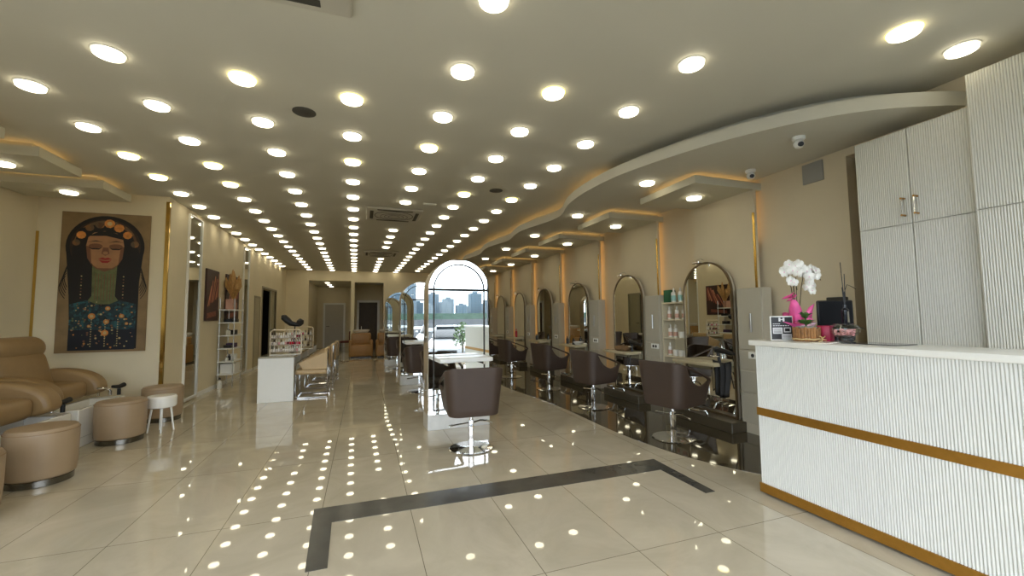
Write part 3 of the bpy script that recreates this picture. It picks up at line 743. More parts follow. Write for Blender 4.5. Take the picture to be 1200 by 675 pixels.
for k in range(7):
    y = 4.36 + PITCH*k
    l = 'arched wall mirror station on the right wall, ' + num[k]; l2 = 'narrow beige side cabinet with a socket, ' + num[k]
    if k == 0:
        ST.location = (4.27, y, .004); ST['label'] = l; ST['group'] = 'arched wall mirror stations'
        CB.location = (4.28, 3.72, .004); CB['label'] = l2; CB['group'] = 'side cabinets between the wall mirrors'
    else:
        dup(ST, (4.27, y, .004), 0, l); dup(CB, (4.28, 3.72+PITCH*k, .004), 0, l2)

# product shelves in the first recess
t = thing('product_shelf', 'tall open beige shelf of bottles beside the nearest wall mirror', 'shelf', (4.42, 5.04, .004))
SHM = mat('shelf_beige', col(214, 204, 176), .4)
for y in (-.25, .25):
    m = MB(); m.box(-.10, .13, y-.012, y+.012, 0, 1.60); m.build('side_panel', SHM, t, smooth=False)
LV = [.25, .52, .78, 1.05, 1.32, 1.57]
for z in LV:
    m = MB(); m.box(-.11, .13, -.238, .238, z-.012, z+.010); m.build('shelf_board', SHM, t, smooth=False)
m = MB(); m.box(.118, .13, -.238, .238, 0, 1.6); m.build('back_panel', SHM, t, smooth=False)
def bottle(name, label, loc, h, r, cap, body, neck=.35, group=None):
    t = thing(name, label, 'bottle', loc, 0, group)
    m = MB(); m.lathe([(r, 0), (r, h*.62), (r*.95, h*.68), (r*neck, h*.76), (r*neck, h*.82)], n=16); m.build('body', body, t)
    m = MB(); m.lathe([(r*neck*1.15, h*.81), (r*neck*1.15, h*.92), (r*neck*.6, h)], n=12); m.build('cap', cap, t)
    return t
BW = mat('white_bottle', col(226, 224, 214), .3); BWL = mat('white_bottle_teal_label', col(150, 196, 190), .4); BWR = mat('white_bottle_red_label', col(205, 160, 140), .4)
B1 = bottle('shampoo_bottle', 'x', (0, 0, 0), .21, .036, BW, BW)
m = MB(); m.lathe([(.0365, .02), (.0365, .10)], n=16); m.build('label_band', BWL, B1)
B2 = bottle('shampoo_bottle', 'x', (0, 0, 0), .19, .030, BW, BW)
m = MB(); m.lathe([(.0305, .02), (.0305, .08)], n=16); m.build('label_band', BWR, B2)
J0 = thing('cream_jar', 'x', 'jar'); m = MB(); m.lathe([(.036, 0), (.038, .01), (.038, .055)], n=16); m.build('body', BW, J0); m = MB(); m.lathe([(.040, .055), (.040, .085), (.036, .088)], n=16); m.build('lid', BW, J0)
first = {}
def place(src, loc, label, group):
    if src.name not in first:
        first[src.name] = 1; src.location = loc; src['label'] = label; src['group'] = group; return src
    return dup(src, loc, 0, label, group)
px = 4.37
zt = .004 + 1.58
m = MB(); m.rbox(-.05, .05, -.075, .075, 0, .19, .004, 1); tag(m.build('carton', GREENB, loc=(px+.02, 5.20, zt)), 'dark green carton on the top board of the bottle shelf', 'box')
place(B1, (px-.03, 5.05, zt), 'tall white bottle beside the green carton on the top board', 'bottles on the product shelf')
place(B1, (px-.03, 4.91, zt), 'tall white bottle at the outer end of the top board', 'bottles on the product shelf')
rows = {1.33: [('b', 5.19), ('b', 5.03), ('b', 4.89)], 1.06: [('b', 5.18), ('b', 5.07), ('j', 4.95), ('j', 4.86)], .79: [('b', 5.20), ('j', 5.08), ('j', 4.97), ('j', 4.87)], .53: [('b', 5.12), ('b', 4.97)], .26: [('j', 5.12), ('j', 4.92)]}
names = {1.33: 'second board from the top', 1.06: 'third board from the top', .79: 'fourth board from the top', .53: 'fifth board from the top', .26: 'lowest board'}
pos = ['deep end', 'second from the deep end', 'third from the deep end', 'near end']
for z, it in rows.items():
    for n, (kd, y) in enumerate(it):
        p = pos[n] if n < len(it)-1 else 'near end'
        if kd == 'b': place(B2, (px, y, z+.004), 'slim white bottle on the %s, %s' % (names[z], p), 'bottles on the product shelf')
        else: place(J0, (px, y, z+.004), 'white lidded jar on the %s, %s' % (names[z], p), 'jars on the product shelf')

# hair dryers and small things on the wall stations
def dryer(loc, rz, label):
    t = thing('hair_dryer', label, 'hair dryer', loc, rz, 'black hair dryers')
    m = MB(); m.cyl((-.12, 0, 0), (.06, 0, .03), .028, 14, .038); m.lathe([(.001, -.04), (.03, -.03), (.042, 0), (.035, .03), (.001, .045)], (.06, 0, .03), 14); m.cyl((-.18, 0, -.012), (-.12, 0, 0), .018, 12, .026); m.build('barrel', BLACK, t)
    m = MB(); m.rbox(.03, .065, -.018, .018, -.15, .02, .014, 3, M=RY(.15)); m.build('handle', BLACK, t)
    m = MB(); m.tube([(.05, 0, -.15), (.08, .01, -.25), (.04, .03, -.38), (.10, .04, -.48), (.12, .02, -.30), (.15, 0, -.2)], .006, 6); m.build('cord', BLACK, t)
    m = MB(); m.tube([(.05, 0, -.06), (.12, 0, -.06), (.16, 0, -.05)], .007, 6); m.tube([(.05+.045*math.cos(a), .045*math.sin(a), -.05) for a in [i*PI/8 for i in range(16)]], .005, 6, closed=True); m.build('holder', CHROME, t)
dryer((4.16, 4.04, .93), math.radians(95), 'black hair dryer hung beside the nearest wall mirror')
dryer((4.16, 5.83, .93), math.radians(95), 'black hair dryer hung beside the second wall mirror')
m = MB()
vs = []; fs = []
for i in range(13):
    for j in range(9):
        u = i/12; v = j/8; w = .13*(1-.25*v)
        vs.append((.02*math.sin(u*18)*(1-.3*v)+.012*math.sin(v*5), (u-.5)*2*w, -.42*v - .03*math.sin(u*PI)))
for i in range(12):
    for j in range(8): fs.append((i*9+j, (i+1)*9+j, (i+1)*9+j+1, i*9+j+1))
m._add(vs, fs)
o = m.build('salon_cape', mat('black_cape', col(16, 15, 15), .6), loc=(4.10, 3.98, .84)); tag(o, 'black salon cape hanging below the nearest hair dryer', 'cape'); sd = o.modifiers.new('t', 'SOLIDIFY'); sd.thickness = .006
def small_bottle(loc, h, r, ma, label, g=None):
    bottle('styling_bottle', label, loc, h, r, BLACK if ma is not RED else RED, ma, .4, g)
small_bottle((4.14, 4.36+PITCH*4-.1, .805), .24, .032, RED, 'red styling bottle on the fifth wall console')
small_bottle((4.12, 4.36+PITCH*2+.2, .805), .16, .03, BLACK, 'black bottle on the third wall console, deeper one', 'black bottles on the wall consoles')
small_bottle((4.10, 4.36+PITCH*2-.12, .805), .13, .035, BLACK, 'black bottle on the third wall console, nearer one', 'black bottles on the wall consoles')
small_bottle((4.12, 4.36+PITCH*3+.12, .805), .15, .03, BLACK, 'black bottle on the fourth wall console', 'black bottles on the wall consoles')
m = MB(); m.lathe([(.05, 0), (.10, .05), (.11, .07), (.10, .07), (.05, .012)], n=20); tag(m.build('mixing_bowl', PORC, loc=(4.12, 4.36+PITCH*2-.28, .805)), 'white mixing bowl on the third wall console', 'bowl')
# second-station clutter: towel roll
m = MB(); m.rbox(-.09, .09, -.13, .13, 0, .09, .04, 4); tag(m.build('folded_towel', mat('brown_towel', col(120, 92, 60), .9, noise=.2, nscale=40), loc=(4.12, 6.05, .805), rz=.3), 'rolled brown towel on the second wall console', 'towel')

# ------------------------------------------------------------------ pedicure area
def make_pedi():
    t = thing('pedicure_chair', 'x', 'pedicure chair')  # origin: centre, x=0 is the seat front, faces +x
    m = MB(); m.rbox(-.95, -.24, -.42, .42, 0, .45, .02, 2); m.build('base', WHITE, t)
    m = MB(); m.rbox(-.80, .02, -.31, .31, .45, .66, .07, 4); m.build('seat', TAN, t)
    m = MB(); m.rbox(-.14, .14, -.40, .40, .0, .56, .12, 5, M=T(-.42, 0, .50) @ RY(math.radians(-16))); m.build('backrest', TAN, t)
    m = MB(); m.rbox(-.13, .15, -.40, .42, -.145, .145, .14, 6, M=T(-.57, 0, 1.075) @ RY(math.radians(-12))); m.build('headrest', TAN, t)
    for s in (-1, 1):
        prof = []
        for a in range(0, 25):
            th = PI*a/24
            prof.append((-.36 + .48*math.cos(th), .50 + .31*math.sin(th)**.75))
        prof += [(-.84, .45), (-.24, .45), (.0, .46)]
        m = MB(); y0, y1 = (.31, .54) if s > 0 else (-.54, -.31)
        m.prism(prof, y0, y1, 'y'); o = m.build('armrest', TAN, t, ang=60)
        bv = o.modifiers.new('soft', 'BEVEL'); bv.width = .06; bv.segments = 4; bv.limit_method = 'ANGLE'; bv.angle_limit = math.radians(60)
    return t
def make_basin():
    t = thing('foot_basin', 'x', 'foot basin')
    m = MB(); w, d = .17, .48
    H = .42; m.box(-w, w, -d, d, 0, .10); m.box(-w, w, -d, -d+.05, .10, H); m.box(-w, w, d-.14, d, .10, H); m.box(-w, -w+.04, -d+.05, d-.14, .10, H); m.box(w-.04, w, -d+.05, d-.14, .10, H)
    o = m.build('tub', PORC, t, smooth=True, ang=20, merge=True, bevel=.008)
    m = MB(); m.cyl((.04, d-.07, .44), (.04, d-.07, .50), .018, 12); m.tube([(.04, d-.07, .50), (.02, d-.12, .54), (-.04, d-.2, .55)], .011, 8); m.build('spout', CHROME, t)
    m = MB(); m.cyl((-.08, d-.07, .44), (-.08, d-.07, .49), .014, 10); m.lathe([(.001, -.02), (.022, -.012), (.022, .012), (.001, .02)], (-.08, d-.07, .50), 12); m.build('tap_knob', CHROME, t)
    m = MB(); m.cyl((.13, d-.07, .44), (.13, d-.07, .52), .02, 12); m.tube([(.10, d-.16, .56), (.13, d-.07, .545), (.15, d+.0, .56)], .024, 10, rs=[.018, .026, .03]); m.build('hand_shower', BLACK, t)
    return t
PC = make_pedi(); FB = make_basin()
PC.location = (-3.26, 6.48, 0); PC['label'] = 'tan leather pedicure chair closest to the portrait wall'; PC['group'] = 'tan pedicure chairs in the alcove'
FB.location = (-3.12, 6.50, 0); FB['label'] = 'white foot basin closest to the portrait wall'; FB['group'] = 'white foot basins'
for y, a, b in ((5.14, 'tan leather pedicure chair second from the portrait wall, at the left edge', 'white foot basin second from the portrait wall'), (3.86, 'tan leather pedicure chair third from the portrait wall', 'white foot basin third from the portrait wall')):
    dup(PC, (-3.06, y+.08, 0), 0, a); dup(FB, (-3.12, y+.28, 0), 0, b)

def make_stool(r=.235, h=.48):
    t = thing('round_stool', 'x', 'stool')
    m = MB(); m.lathe([(r*.86, 0), (r*.90, .004), (r*.90, .056), (r*.86, .06)], n=40); m.build('steel_base', STEELD, t)
    m = MB(); m.lathe([(r*.90, .06), (r*.96, .075), (r*.99, .2), (r, h-.06), (r*.99, h-.03), (r*.93, h-.006), (r*.6, h+.004), (.01, h+.006)], n=44); b = m.build('cushion', TANS, t)
    m = MB(); m.tube([(r*.995*math.cos(a*PI/22), r*.995*math.sin(a*PI/22), h-.035) for a in range(44)], .004, 5, closed=True); m.build('piping', TAN, b)
    return t
RS = make_stool(); RS.location = (-2.66, 4.94, 0); RS['label'] = 'nearest fully visible tan round stool with steel base, at the lower left'; RS['group'] = 'tan round stools'
dup(RS, (-2.67, 4.10, 0), 0, 'tan round stool cut off by the left edge of the picture')
dup(RS, (-2.66, 6.22, 0), 0, 'tan round stool in front of the farther foot basin, left of the white stool')
dup(RS, (-2.66, 7.30, 0), 0, 'tan round stool farthest back, partly hidden by the white stool')
t = thing('white_stool', 'small round white stool with thin legs between two tan stools', 'stool', (-2.40, 6.56, 0)); t.scale = (.92, .92, 1)
m = MB(); m.lathe([(.13, .30), (.16, .31), (.17, .33), (.17, .43), (.155, .45), (.05, .455)], n=32); m.build('seat', PORC, t)
for a in (.4, 1.97, 3.54, 5.1):
    m = MB(); m.cyl((.10*math.cos(a), .10*math.sin(a), .32), (.14*math.cos(a), .14*math.sin(a), 0), .014, 10, .010); m.build('leg', WHITE, t)

# ------------------------------------------------------------------ portrait picture
def flat(mb, pts, d, m, plane, inv=False):
    n = len(mb.v)
    for (u, v) in pts:
        mb.v.append(plane(u, v, d))
    mb.f.append(tuple(range(n, n+len(pts)))); mb.m.append(m)
def ell(cx, cy, rx, ry, n=24, a0=0, a1=2*PI):
    return [(cx+rx*math.cos(a0+(a1-a0)*i/n), cy+ry*math.sin(a0+(a1-a0)*i/n)) for i in range(n + (0 if abs(a1-a0-2*PI) < 1e-6 else 1))]
PW, PH = 1.03, 2.03
def voro(name, cs, scale, rough=.5):
    m = bpy.data.materials.new(name); m.use_nodes = True; nt = m.node_tree; b = nt.nodes['Principled BSDF']; N = nt.nodes.new
    tc = N('ShaderNodeTexCoord'); v = N('ShaderNodeTexVoronoi'); v.inputs['Scale'].default_value = scale; r = N('ShaderNodeValToRGB')
    e = r.color_ramp.elements; e[0].color = cs[0]; e[1].color = cs[-1]
    for i, c in enumerate(cs[1:-1]): q = r.color_ramp.elements.new((i+1)/(len(cs)-1)); q.color = c
    sp = N('ShaderNodeSeparateColor'); nt.links.new(tc.outputs['Object'], v.inputs['Vector']); nt.links.new(v.outputs['Color'], sp.inputs[0]); nt.links.new(sp.outputs[0], r.inputs['Fac']); nt.links.new(r.outputs['Color'], b.inputs['Base Color']); b.inputs['Roughness'].default_value = rough
    return m
pm = [mat('print_ground', col(136, 112, 78), .6, noise=.18, nscale=5), mat('print_black', col(16, 12, 12), .6), mat('print_halo', col(44, 28, 20), .6, noise=.3, nscale=14),
      mat('print_orange', col(206, 132, 62), .6, noise=.25, nscale=20), mat('print_skin', col(168, 122, 84), .6, noise=.12, nscale=9), mat('print_shade', col(118, 78, 56), .6),
      mat('print_lips', col(150, 40, 40), .6), voro('print_dress', [col(10,16,20), col(18,52,60), col(14,34,48), col(36,92,98), col(10,20,30)], 30), mat('print_neck', col(98, 104, 66), .6, noise=.25, nscale=18),
      mat('print_gold', col(200, 176, 120), .6), voro('print_tiles', [col(60,34,20), col(120,84,50), col(90,72,52), col(170,110,52), col(70,50,34)], 12), mat('print_navy', col(16, 22, 34), .6)]
t = thing('portrait_picture', 'large portrait of a woman with closed eyes and a stained glass halo', 'picture', (-3.58, YP, .95))
m = MB(); m.box(-PW/2, PW/2, -.03, 0, 0, PH); m.build('canvas', pm[0], t, smooth=False)
pl = lambda u, v, d: ((u-.5)*PW, -.0305-d*.0006, PH*(1-v))
asp = PW/PH
m = MB()
def F(pts, d, mm): flat(m, pts, d, mm, pl)
def E(cx, cy, r, d, mm, ry=None, n=24): F(ell(cx, cy, r, (ry if ry else r*asp), n), d, mm)
E(.5, .245, .445, 1, 1, n=40)
F([(.06,.25),(.94,.25),(.90,.5),(.90,.98),(.16,.98),(.12,.6)], 2, 1)
E(.5, .245, .40, 3, 2, n=40); E(.5, .235, .36, 4, 10, n=36)
F([(.2,.12),(.35,.09),(.62,.09),(.78,.14),(.9,.3),(.86,.62),(.82,.9),(.2,.9),(.14,.5),(.13,.26)], 5, 1)
for cx, cy, r, q in ((.53,.075,.062,3),(.64,.105,.06,3),(.74,.155,.055,3),(.42,.085,.055,10),(.31,.11,.05,10),(.22,.165,.055,3),(.83,.22,.05,10),(.17,.22,.045,10),(.53,.075,.03,9)): E(cx, cy, r, 6 if q != 9 else 7, q, n=9)
F([(.36,.38),(.64,.38),(.63,.60),(.70,.66),(.30,.66),(.37,.60)], 6, 8)
for i in range(7): F([(.40+.034*i,.44),(.407+.034*i,.44),(.407+.034*i,.63),(.40+.034*i,.63)], 7, 5)
F([(.28,.24),(.30,.18),(.36,.145),(.48,.13),(.62,.145),(.69,.18),(.71,.24),(.695,.33),(.62,.395),(.50,.42),(.39,.395),(.30,.33)], 8, 4)
F([(.3,.17),(.42,.135),(.52,.13),(.66,.155),(.70,.19),(.5,.165)], 9, 1)
for cx in (.385, .615):
    E(cx, .240, .078, 9, 5, .016); F([(cx-.085,.246),(cx-.04,.256),(cx+.04,.256),(cx+.085,.246),(cx+.04,.266),(cx-.04,.266)], 10, 1)
    F([(cx-.09,.215),(cx,.200),(cx+.09,.212),(cx,.207)], 10, 1)
F([(.47,.25),(.53,.25),(.545,.295),(.50,.31),(.455,.295)], 9, 5); E(.5, .29, .03, 10, 4, .012)
F([(.42,.335),(.47,.322),(.50,.328),(.53,.322),(.58,.335),(.50,.342)], 10, 6); F([(.43,.343),(.5,.346),(.57,.343),(.53,.362),(.47,.362)], 10, 6)
F([(.34,.37),(.42,.40),(.58,.40),(.66,.37),(.6,.405),(.5,.425),(.4,.405)], 9, 5)
F([(.28,.24),(.30,.33),(.35,.375),(.33,.25)], 9, 5); F([(.71,.24),(.695,.33),(.65,.375),(.67,.25)], 9, 5)
F([(.14,.66),(.32,.63),(.5,.68),(.68,.63),(.88,.66),(.88,.985),(.14,.985)], 7, 7); F([(.14,.84),(.88,.84),(.88,.985),(.14,.985)], 7.5, 11)
rnd = random.Random(11)
for i in range(90):
    u, v = rnd.uniform(.17, .86), rnd.uniform(.64, .97); E(u, v, rnd.uniform(.006, .014), 9, rnd.choice([9, 8, 3, 4, 5]), n=8)
for cx, cy, r in ((.385,.745,.042),(.55,.785,.034),(.54,.865,.042),(.72,.745,.03),(.56,.69,.03),(.36,.815,.02),(.78,.80,.02)): E(cx, cy, r, 10, 3, n=14); E(cx, cy, r*.5, 11, 9, n=10)
for cx in (.385, .54, .68):
    for i in range(12): E(cx, .77+.017*i, .008, 11, 9, n=6)
for cx in (.25, .72):
    for i in range(8): E(cx, .46+.022*i, .009, 8, 9 if i % 3 == 0 else 5, n=8)
for s, x0 in ((-1, .10), (1, .90)):
    for i in range(5):
        cx = x0 + s*.004*i; q = [(cx+s*.035*math.sin(PI*j/12)*(1+.22*i), .38+.16*j/12+.02*i) for j in range(13)]
        F(q + [(x+.01*s, y) for x, y in reversed(q)], 3, 1)
m.build('print', pm, t, smooth=False)

# pictures on the long left wall
def side_picture(y0, y1, z0, z1, label, seed, style):
    t = thing('wall_picture', label, 'picture', (XL, (y0+y1)/2, z0), 0, 'pictures on the long left wall'); w = y1-y0; h = z1-z0
    m = MB(); m.box(0, .03, -w/2, w/2, 0, h); m.build('canvas', mat('picture_ground_%d' % seed, col(58, 32, 26), .5, noise=.3, nscale=6), t, smooth=False)
    pl = lambda u, v, d: (.0305+d*.0006, (u-.5)*w, h*(1-v))
    m = MB(); rnd = random.Random(seed)
    for i in range(9):
        u = .12+.10*i; l = .35+.2*rnd.random(); a = u+.0; v0 = .75-.05*rnd.random()-.03*i
        pts = [(u, v0), (u+.05, v0+.02), (min(.97, u+.30), max(.05, v0-l)), (min(.93, u+.24), max(.04, v0-l-.02))]
        flat(m, [(max(.03, min(.97, x)), max(.03, min(.97, y))) for x, y in pts], 1+i % 3, i % 3, pl)
    for i in range(5):
        v = .86+.02*i; flat(m, [(.1, v), (.8, v-.05), (.8, v-.04), (.1, v+.01)], 4, 1, pl)
    m.build('print', [mat('copper_stroke_%d' % seed, col(208, 138, 104), .5, noise=.2), mat('rose_stroke_%d' % seed, col(176, 104, 84), .5, noise=.2), mat('plum_stroke_%d' % seed, col(120, 56, 46), .5)], t, smooth=False)
side_picture(9.40, 10.12, 1.38, 2.38, 'dark picture of copper hair tools left of the narrow rack', 21, 0)
side_picture(10.62, 11.60, 1.38, 2.39, 'dark picture of copper hair tools behind the dried plumes', 22, 1)

# tall wall mirrors
for y0, y1, lb in ((8.50, 9.12, 'tall frameless wall mirror closest to the tan stools'), (12.0, 12.52, 'tall wall mirror past the narrow rack')):
    t = thing('wall_mirror', lb, 'mirror', (XL, (y0+y1)/2, 0), 0, 'tall mirrors on the left wall'); w = (y1-y0)/2
    m = MB(); m.box(0, .035, -w, -w+.02, .06, 3.22); m.box(0, .035, w-.05, w, .06, 3.22); m.box(0, .035, -w+.02, w-.05, .03, .07); m.box(0, .035, -w+.02, w-.05, 3.2, 3.22); m.build('frame', WHITE, t, smooth=False)
    m = MB(); m.box(0, .018, -w+.02, w-.05, .07, 3.2); m.build('mirror', MIRROR, t, smooth=False)

# narrow rack
RY0, RY1 = 10.22, 10.86
t = thing('narrow_rack', 'narrow steel rack with white shelves against the left wall', 'rack', (XL, 10.54, 0))
for x in (.03, .29):
    for y in (-.31, .31):
        m = MB(); m.cyl((x, y, 0), (x, y, 1.84), .011, 8); m.build('post', STEEL, t)
RZs = [.26, .52, .79, 1.06, 1.33, 1.60]
for z in RZs:
    m = MB(); m.rbox(.01, .31, -.33, .33, z-.012, z+.012, .004, 1); m.build('shelf_board', WHITE, t)
bx = XL+.16
def boxy(name, lb, loc, sx, sy, sz, ma, cat='box'):
    m = MB(); m.rbox(-sx/2, sx/2, -sy/2, sy/2, 0, sz, .004, 1); return tag(m.build(name, ma, loc=loc), lb, cat)
PURP = mat('purple_box', col(60, 40, 80), .5)
boxy('storage_box', 'white box with dark front at the bottom of the narrow rack', (bx, 10.56, .272), .26, .40, .20, WHITE)
for n, (y, z, sx, sy, sz, ma, d) in enumerate(((10.40, 1.342, .16, .2, .06, BLACK, 'flat black box on the second rack shelf, near end'), (10.68, 1.342, .16, .2, .07, BLACK, 'flat black box on the second rack shelf, far end'),
    (10.66, 1.072, .14, .2, .10, BLACK, 'black box on the third rack shelf'), (10.62, .802, .16, .22, .09, PURP, 'purple box on the fourth rack shelf, far end'), (10.38, .802, .14, .16, .06, BLACK, 'flat black box on the fourth rack shelf'),
    (10.70, .532, .16, .14, .12, WHITE, 'small white box on the fifth rack shelf'))):
    boxy('small_box', d, (bx, y, z), sx, sy, sz, ma)
small_bottle((bx, 10.30, 1.072), .14, .028, BW, 'white bottle at the near end of the third rack shelf', 'white bottles on the narrow rack')
small_bottle((bx, 10.42, 1.072), .12, .026, BW, 'white bottle next to the black box on the third rack shelf', 'white bottles on the narrow rack')
small_bottle((bx, 10.30, .532), .10, .03, BW, 'white bottle at the near end of the fifth rack shelf', 'white bottles on the narrow rack')
small_bottle((bx, 10.48, .532), .13, .028, BLACK, 'black bottle in the middle of the fifth rack shelf')
small_bottle((XL+.10, 10.12, 0), .22, .045, BW, 'white canister on the floor before the narrow rack')
# dried plumes and bags on top
boxy('gift_bag', 'rose paper bag on top of the narrow rack', (bx, 10.46, 1.612), .14, .2, .22, mat('rose_paper', col(206, 160, 140), .6, noise=.1))
t = thing('plume_vase', 'vase of tan dried plumes on top of the narrow rack', 'vase', (bx, 10.66, 1.612))
m = MB(); m.lathe([(.05, 0), (.075, .06), (.06, .15), (.035, .2), (.045, .22)], n=18); m.build('vase', mat('clay_vase', col(170, 130, 110), .6), t)
for i in range(9):
    a = i*2*PI/9; r = .10+.03*(i % 3); hh = .62+.08*((i*5) % 4)
    m = MB(); pts = [(0, 0, .15), (.3*r*math.cos(a), .6*r*math.sin(a), .32), (r*.7*math.cos(a), r*1.4*math.sin(a), hh*.75), (.9*r*math.cos(a), r*1.6*math.sin(a), hh)]
    m.tube(pts, .01, 8, rs=[.004, .014, .052, .008]); m.build('plume', PAMPAS, t)

# doors in the left wall
DF = mat('door_frame_grey', col(150, 142, 120), .5)
mb = MB(); mb.box(XL-.02, XL+.02, D0-.06, D0, 0, 2.38); mb.box(XL-.02, XL+.02, D1, D1+.06, 0, 2.38); mb.box(XL-.02, XL+.02, D0, D1, 2.32, 2.38)
dd = struct(mb, 'door_2', DF, smooth=False)
m = MB(); m.box(XL-.06, XL-.02, D0+1.30, D1, .01, 2.32); lf = m.build('door_leaf', mat('grey_green_leaf', col(150, 146, 124), .3, .1), dd, smooth=False)
m = MB(); m.cyl((XL-.02, D0+1.40, 1.05), (XL+.04, D0+1.40, 1.05), .012, 8); m.cyl((XL+.04, D0+1.40, 1.05), (XL+.04, D0+1.52, 1.05), .010, 8); m.build('door_handle', BLACK, lf)
mb = MB(); mb.box(XL, XL+.015, 13.22, 13.28, 0, 2.05); mb.box(XL, XL+.015, 13.86, 13.92, 0, 2.05); mb.box(XL, XL+.015, 13.28, 13.86, 1.99, 2.05)
dd = struct(mb, 'door_3', DF, smooth=False)
m = MB(); m.box(XL, XL+.008, 13.28, 13.86, .01, 1.99); m.build('door_leaf', mat('beige_leaf', col(176, 168, 142), .4), dd, smooth=False)
# corridor door
mb = MB(); mb.box(-1.83, -1.75, 21.93, 22.0, 0, 2.14); mb.box(-.93, -.85, 21.93, 22.0, 0, 2.14); mb.box(-1.75, -.93, 21.93, 22.0, 2.06, 2.14)
dd = struct(mb, 'door_4', WHITE, smooth=False)
m = MB(); m.box(-1.75, -.93, 21.94, 21.99, .01, 2.06); lf = m.build('door_leaf', DOORW, dd, smooth=False)
m = MB(); m.cyl((-1.68, 21.94, 1.02), (-1.68, 21.88, 1.02), .012, 8); m.cyl((-1.68, 21.88, 1.02), (-1.55, 21.88, 1.02), .012, 8); m.build('door_handle', BLACK, lf)
mb = MB(); mb.box(-.30, -.20, 20.04, 20.1, 0, 2.20); mb.box(.58, .68, 20.04, 20.1, 0, 2.20); mb.box(-.20, .58, 20.04, 20.1, 2.10, 2.20)
dd = struct(mb, 'door_5', WHITE, smooth=False)
m = MB(); m.box(-.20, .58, 20.06, 20.1, 0, 2.10); m.build('door_leaf', DARKWOOD, dd, smooth=False)

# ------------------------------------------------------------------ nail desk
t = thing('nail_desk', 'long white nail desk with a solid end panel', 'desk', (-1.39, 8.08, 0))
m = MB(); m.rbox(-.27, .27, 0, .04, 0, .735, .004, 1); m.build('end_panel', WHITE, t)
m = MB(); m.rbox(-.27, .27, 3.6, 3.64, 0, .735, .004, 1); m.build('end_panel', WHITE, t)
m = MB(); m.rbox(-.27, .27, -.005, 3.645, .735, .765, .004, 1); m.build('desktop', mat('desk_top', col(150, 142, 118), .12), t)
m = MB(); m.box(-.25, -.22, .04, 3.6, .25, .735); m.build('back_panel', WHITE, t, smooth=False)
for k in range(3):
    m = MB(); m.box(-.2, .16, .5+1.15*k, .85+1.15*k, .25, .735); d = m.build('drawer_unit', WHITE, t, smooth=False)
    m = MB()
    for z in (.4, .56): m.box(.16, .175, .6+1.15*k, .75+1.15*k, z, z+.012)
    m.build('handle', CHROME, d, smooth=False)
# polish racks
RKM = mat('rack_shelf_metal', col(150, 138, 118), .4, .3)
def rack(loc, rz, W, H, label, full):
    t = thing('polish_rack', label, 'polish rack', loc, rz, 'nail polish racks')
    m = MB(); r = .06; w = W/2
    P = [(-w, 0, 0), (-w, 0, H-r)] + [(-w+r-r*math.cos(PI/2*i/5), 0, H-r+r*math.sin(PI/2*i/5)) for i in range(1, 6)] + [(w-r+r*math.sin(PI/2*i/5), 0, H-r+r*math.cos(PI/2*i/5)) for i in range(0, 6)] + [(w, 0, H-r), (w, 0, 0)]
    m.tube(P, .011, 8); m.build('frame', mat('rack_pale_metal', col(222, 208, 182), .35, .2), t)
    m = MB(); m.rbox(-w, w, -.07, .07, 0, .012, .004, 1); m.build('foot_plate', WHITE, t)
    for j in range(3):
        m = MB(); z = .05+.12*j; m.box(-w+.01, w-.01, -.035, .035, z+.004, z+.008); m.box(-w+.01, w-.01, -.038, -.036, z, z+.012); m.build('rack_shelf', RKM, t, smooth=False)
    return t
rack((-1.30, 8.40, .765), 0, .49, .44, 'arched rack full of nail polish on the near end of the nail desk', 1)
rack((-1.25, 9.80, .765), 0, .49, .46, 'arched nail polish rack farther along the nail desk', 0)
pc = [col(228,222,214), col(236,232,226), col(196,40,60), col(122,24,44), col(222,170,170), col(40,30,34), col(214,120,140), col(190,180,170)]
PM = [mat('polish_%d' % i, c, .2) for i, c in enumerate(pc)]
def polish(i):
    t = thing('nail_polish', 'x', 'nail polish'); t.scale = (1.15, 1.15, 1.3)
    m = MB(); m.lathe([(.013, 0), (.014, .004), (.014, .034), (.006, .04)], n=10); m.build('bottle', PM[i], t)
    m = MB(); m.lathe([(.007, .038), (.006, .072), (.004, .074)], n=8); m.build('cap', WHITE if i not in (5, 0) else BLACK, t)
    return t
NP = [polish(i) for i in range(8)]; firstp = set()
def put_polish(i, loc, lb):
    if i not in firstp: firstp.add(i); s = NP[i]; s.location = loc
    else: s = dup(NP[i], loc)
    s['label'] = lb; s['group'] = 'nail polish bottles in the desk racks'
rnd = random.Random(5)
cn = ['cream', 'white', 'red', 'wine red', 'pale pink', 'black', 'rose', 'greige']
lv = ['lowest', 'middle', 'top']
for rk, (rx, ry) in enumerate(((-1.30, 8.40), (-1.25, 9.80))):
    for j in range(3):
        for q in range(13 if rk == 0 else 9):
            if rk == 0: i = [0, 1, 1, 7, 0, 1, 4, 1][rnd.randrange(8)]; 
            else: i = rnd.choice([5, 0, 1, 6, 3])
            if rk == 0 and j == 1 and q > 6: i = [3, 2, 2, 3, 6, 2][q-7]
            if rk == 0 and j == 2 and q > 10: i = 3
            put_polish(i, (rx-.216+.036*q if rk == 0 else rx-.2+.05*q, ry-.004, .765+.058+.12*j),
                '%s nail polish, %s from the left on the %s shelf of the %s rack' % (cn[i], ORD[q+1], lv[j], 'near' if rk == 0 else 'far'))
for o in NP:
    if o['label'] == 'x':
        for c in list(o.children): bpy.data.objects.remove(c)
        bpy.data.objects.remove(o)
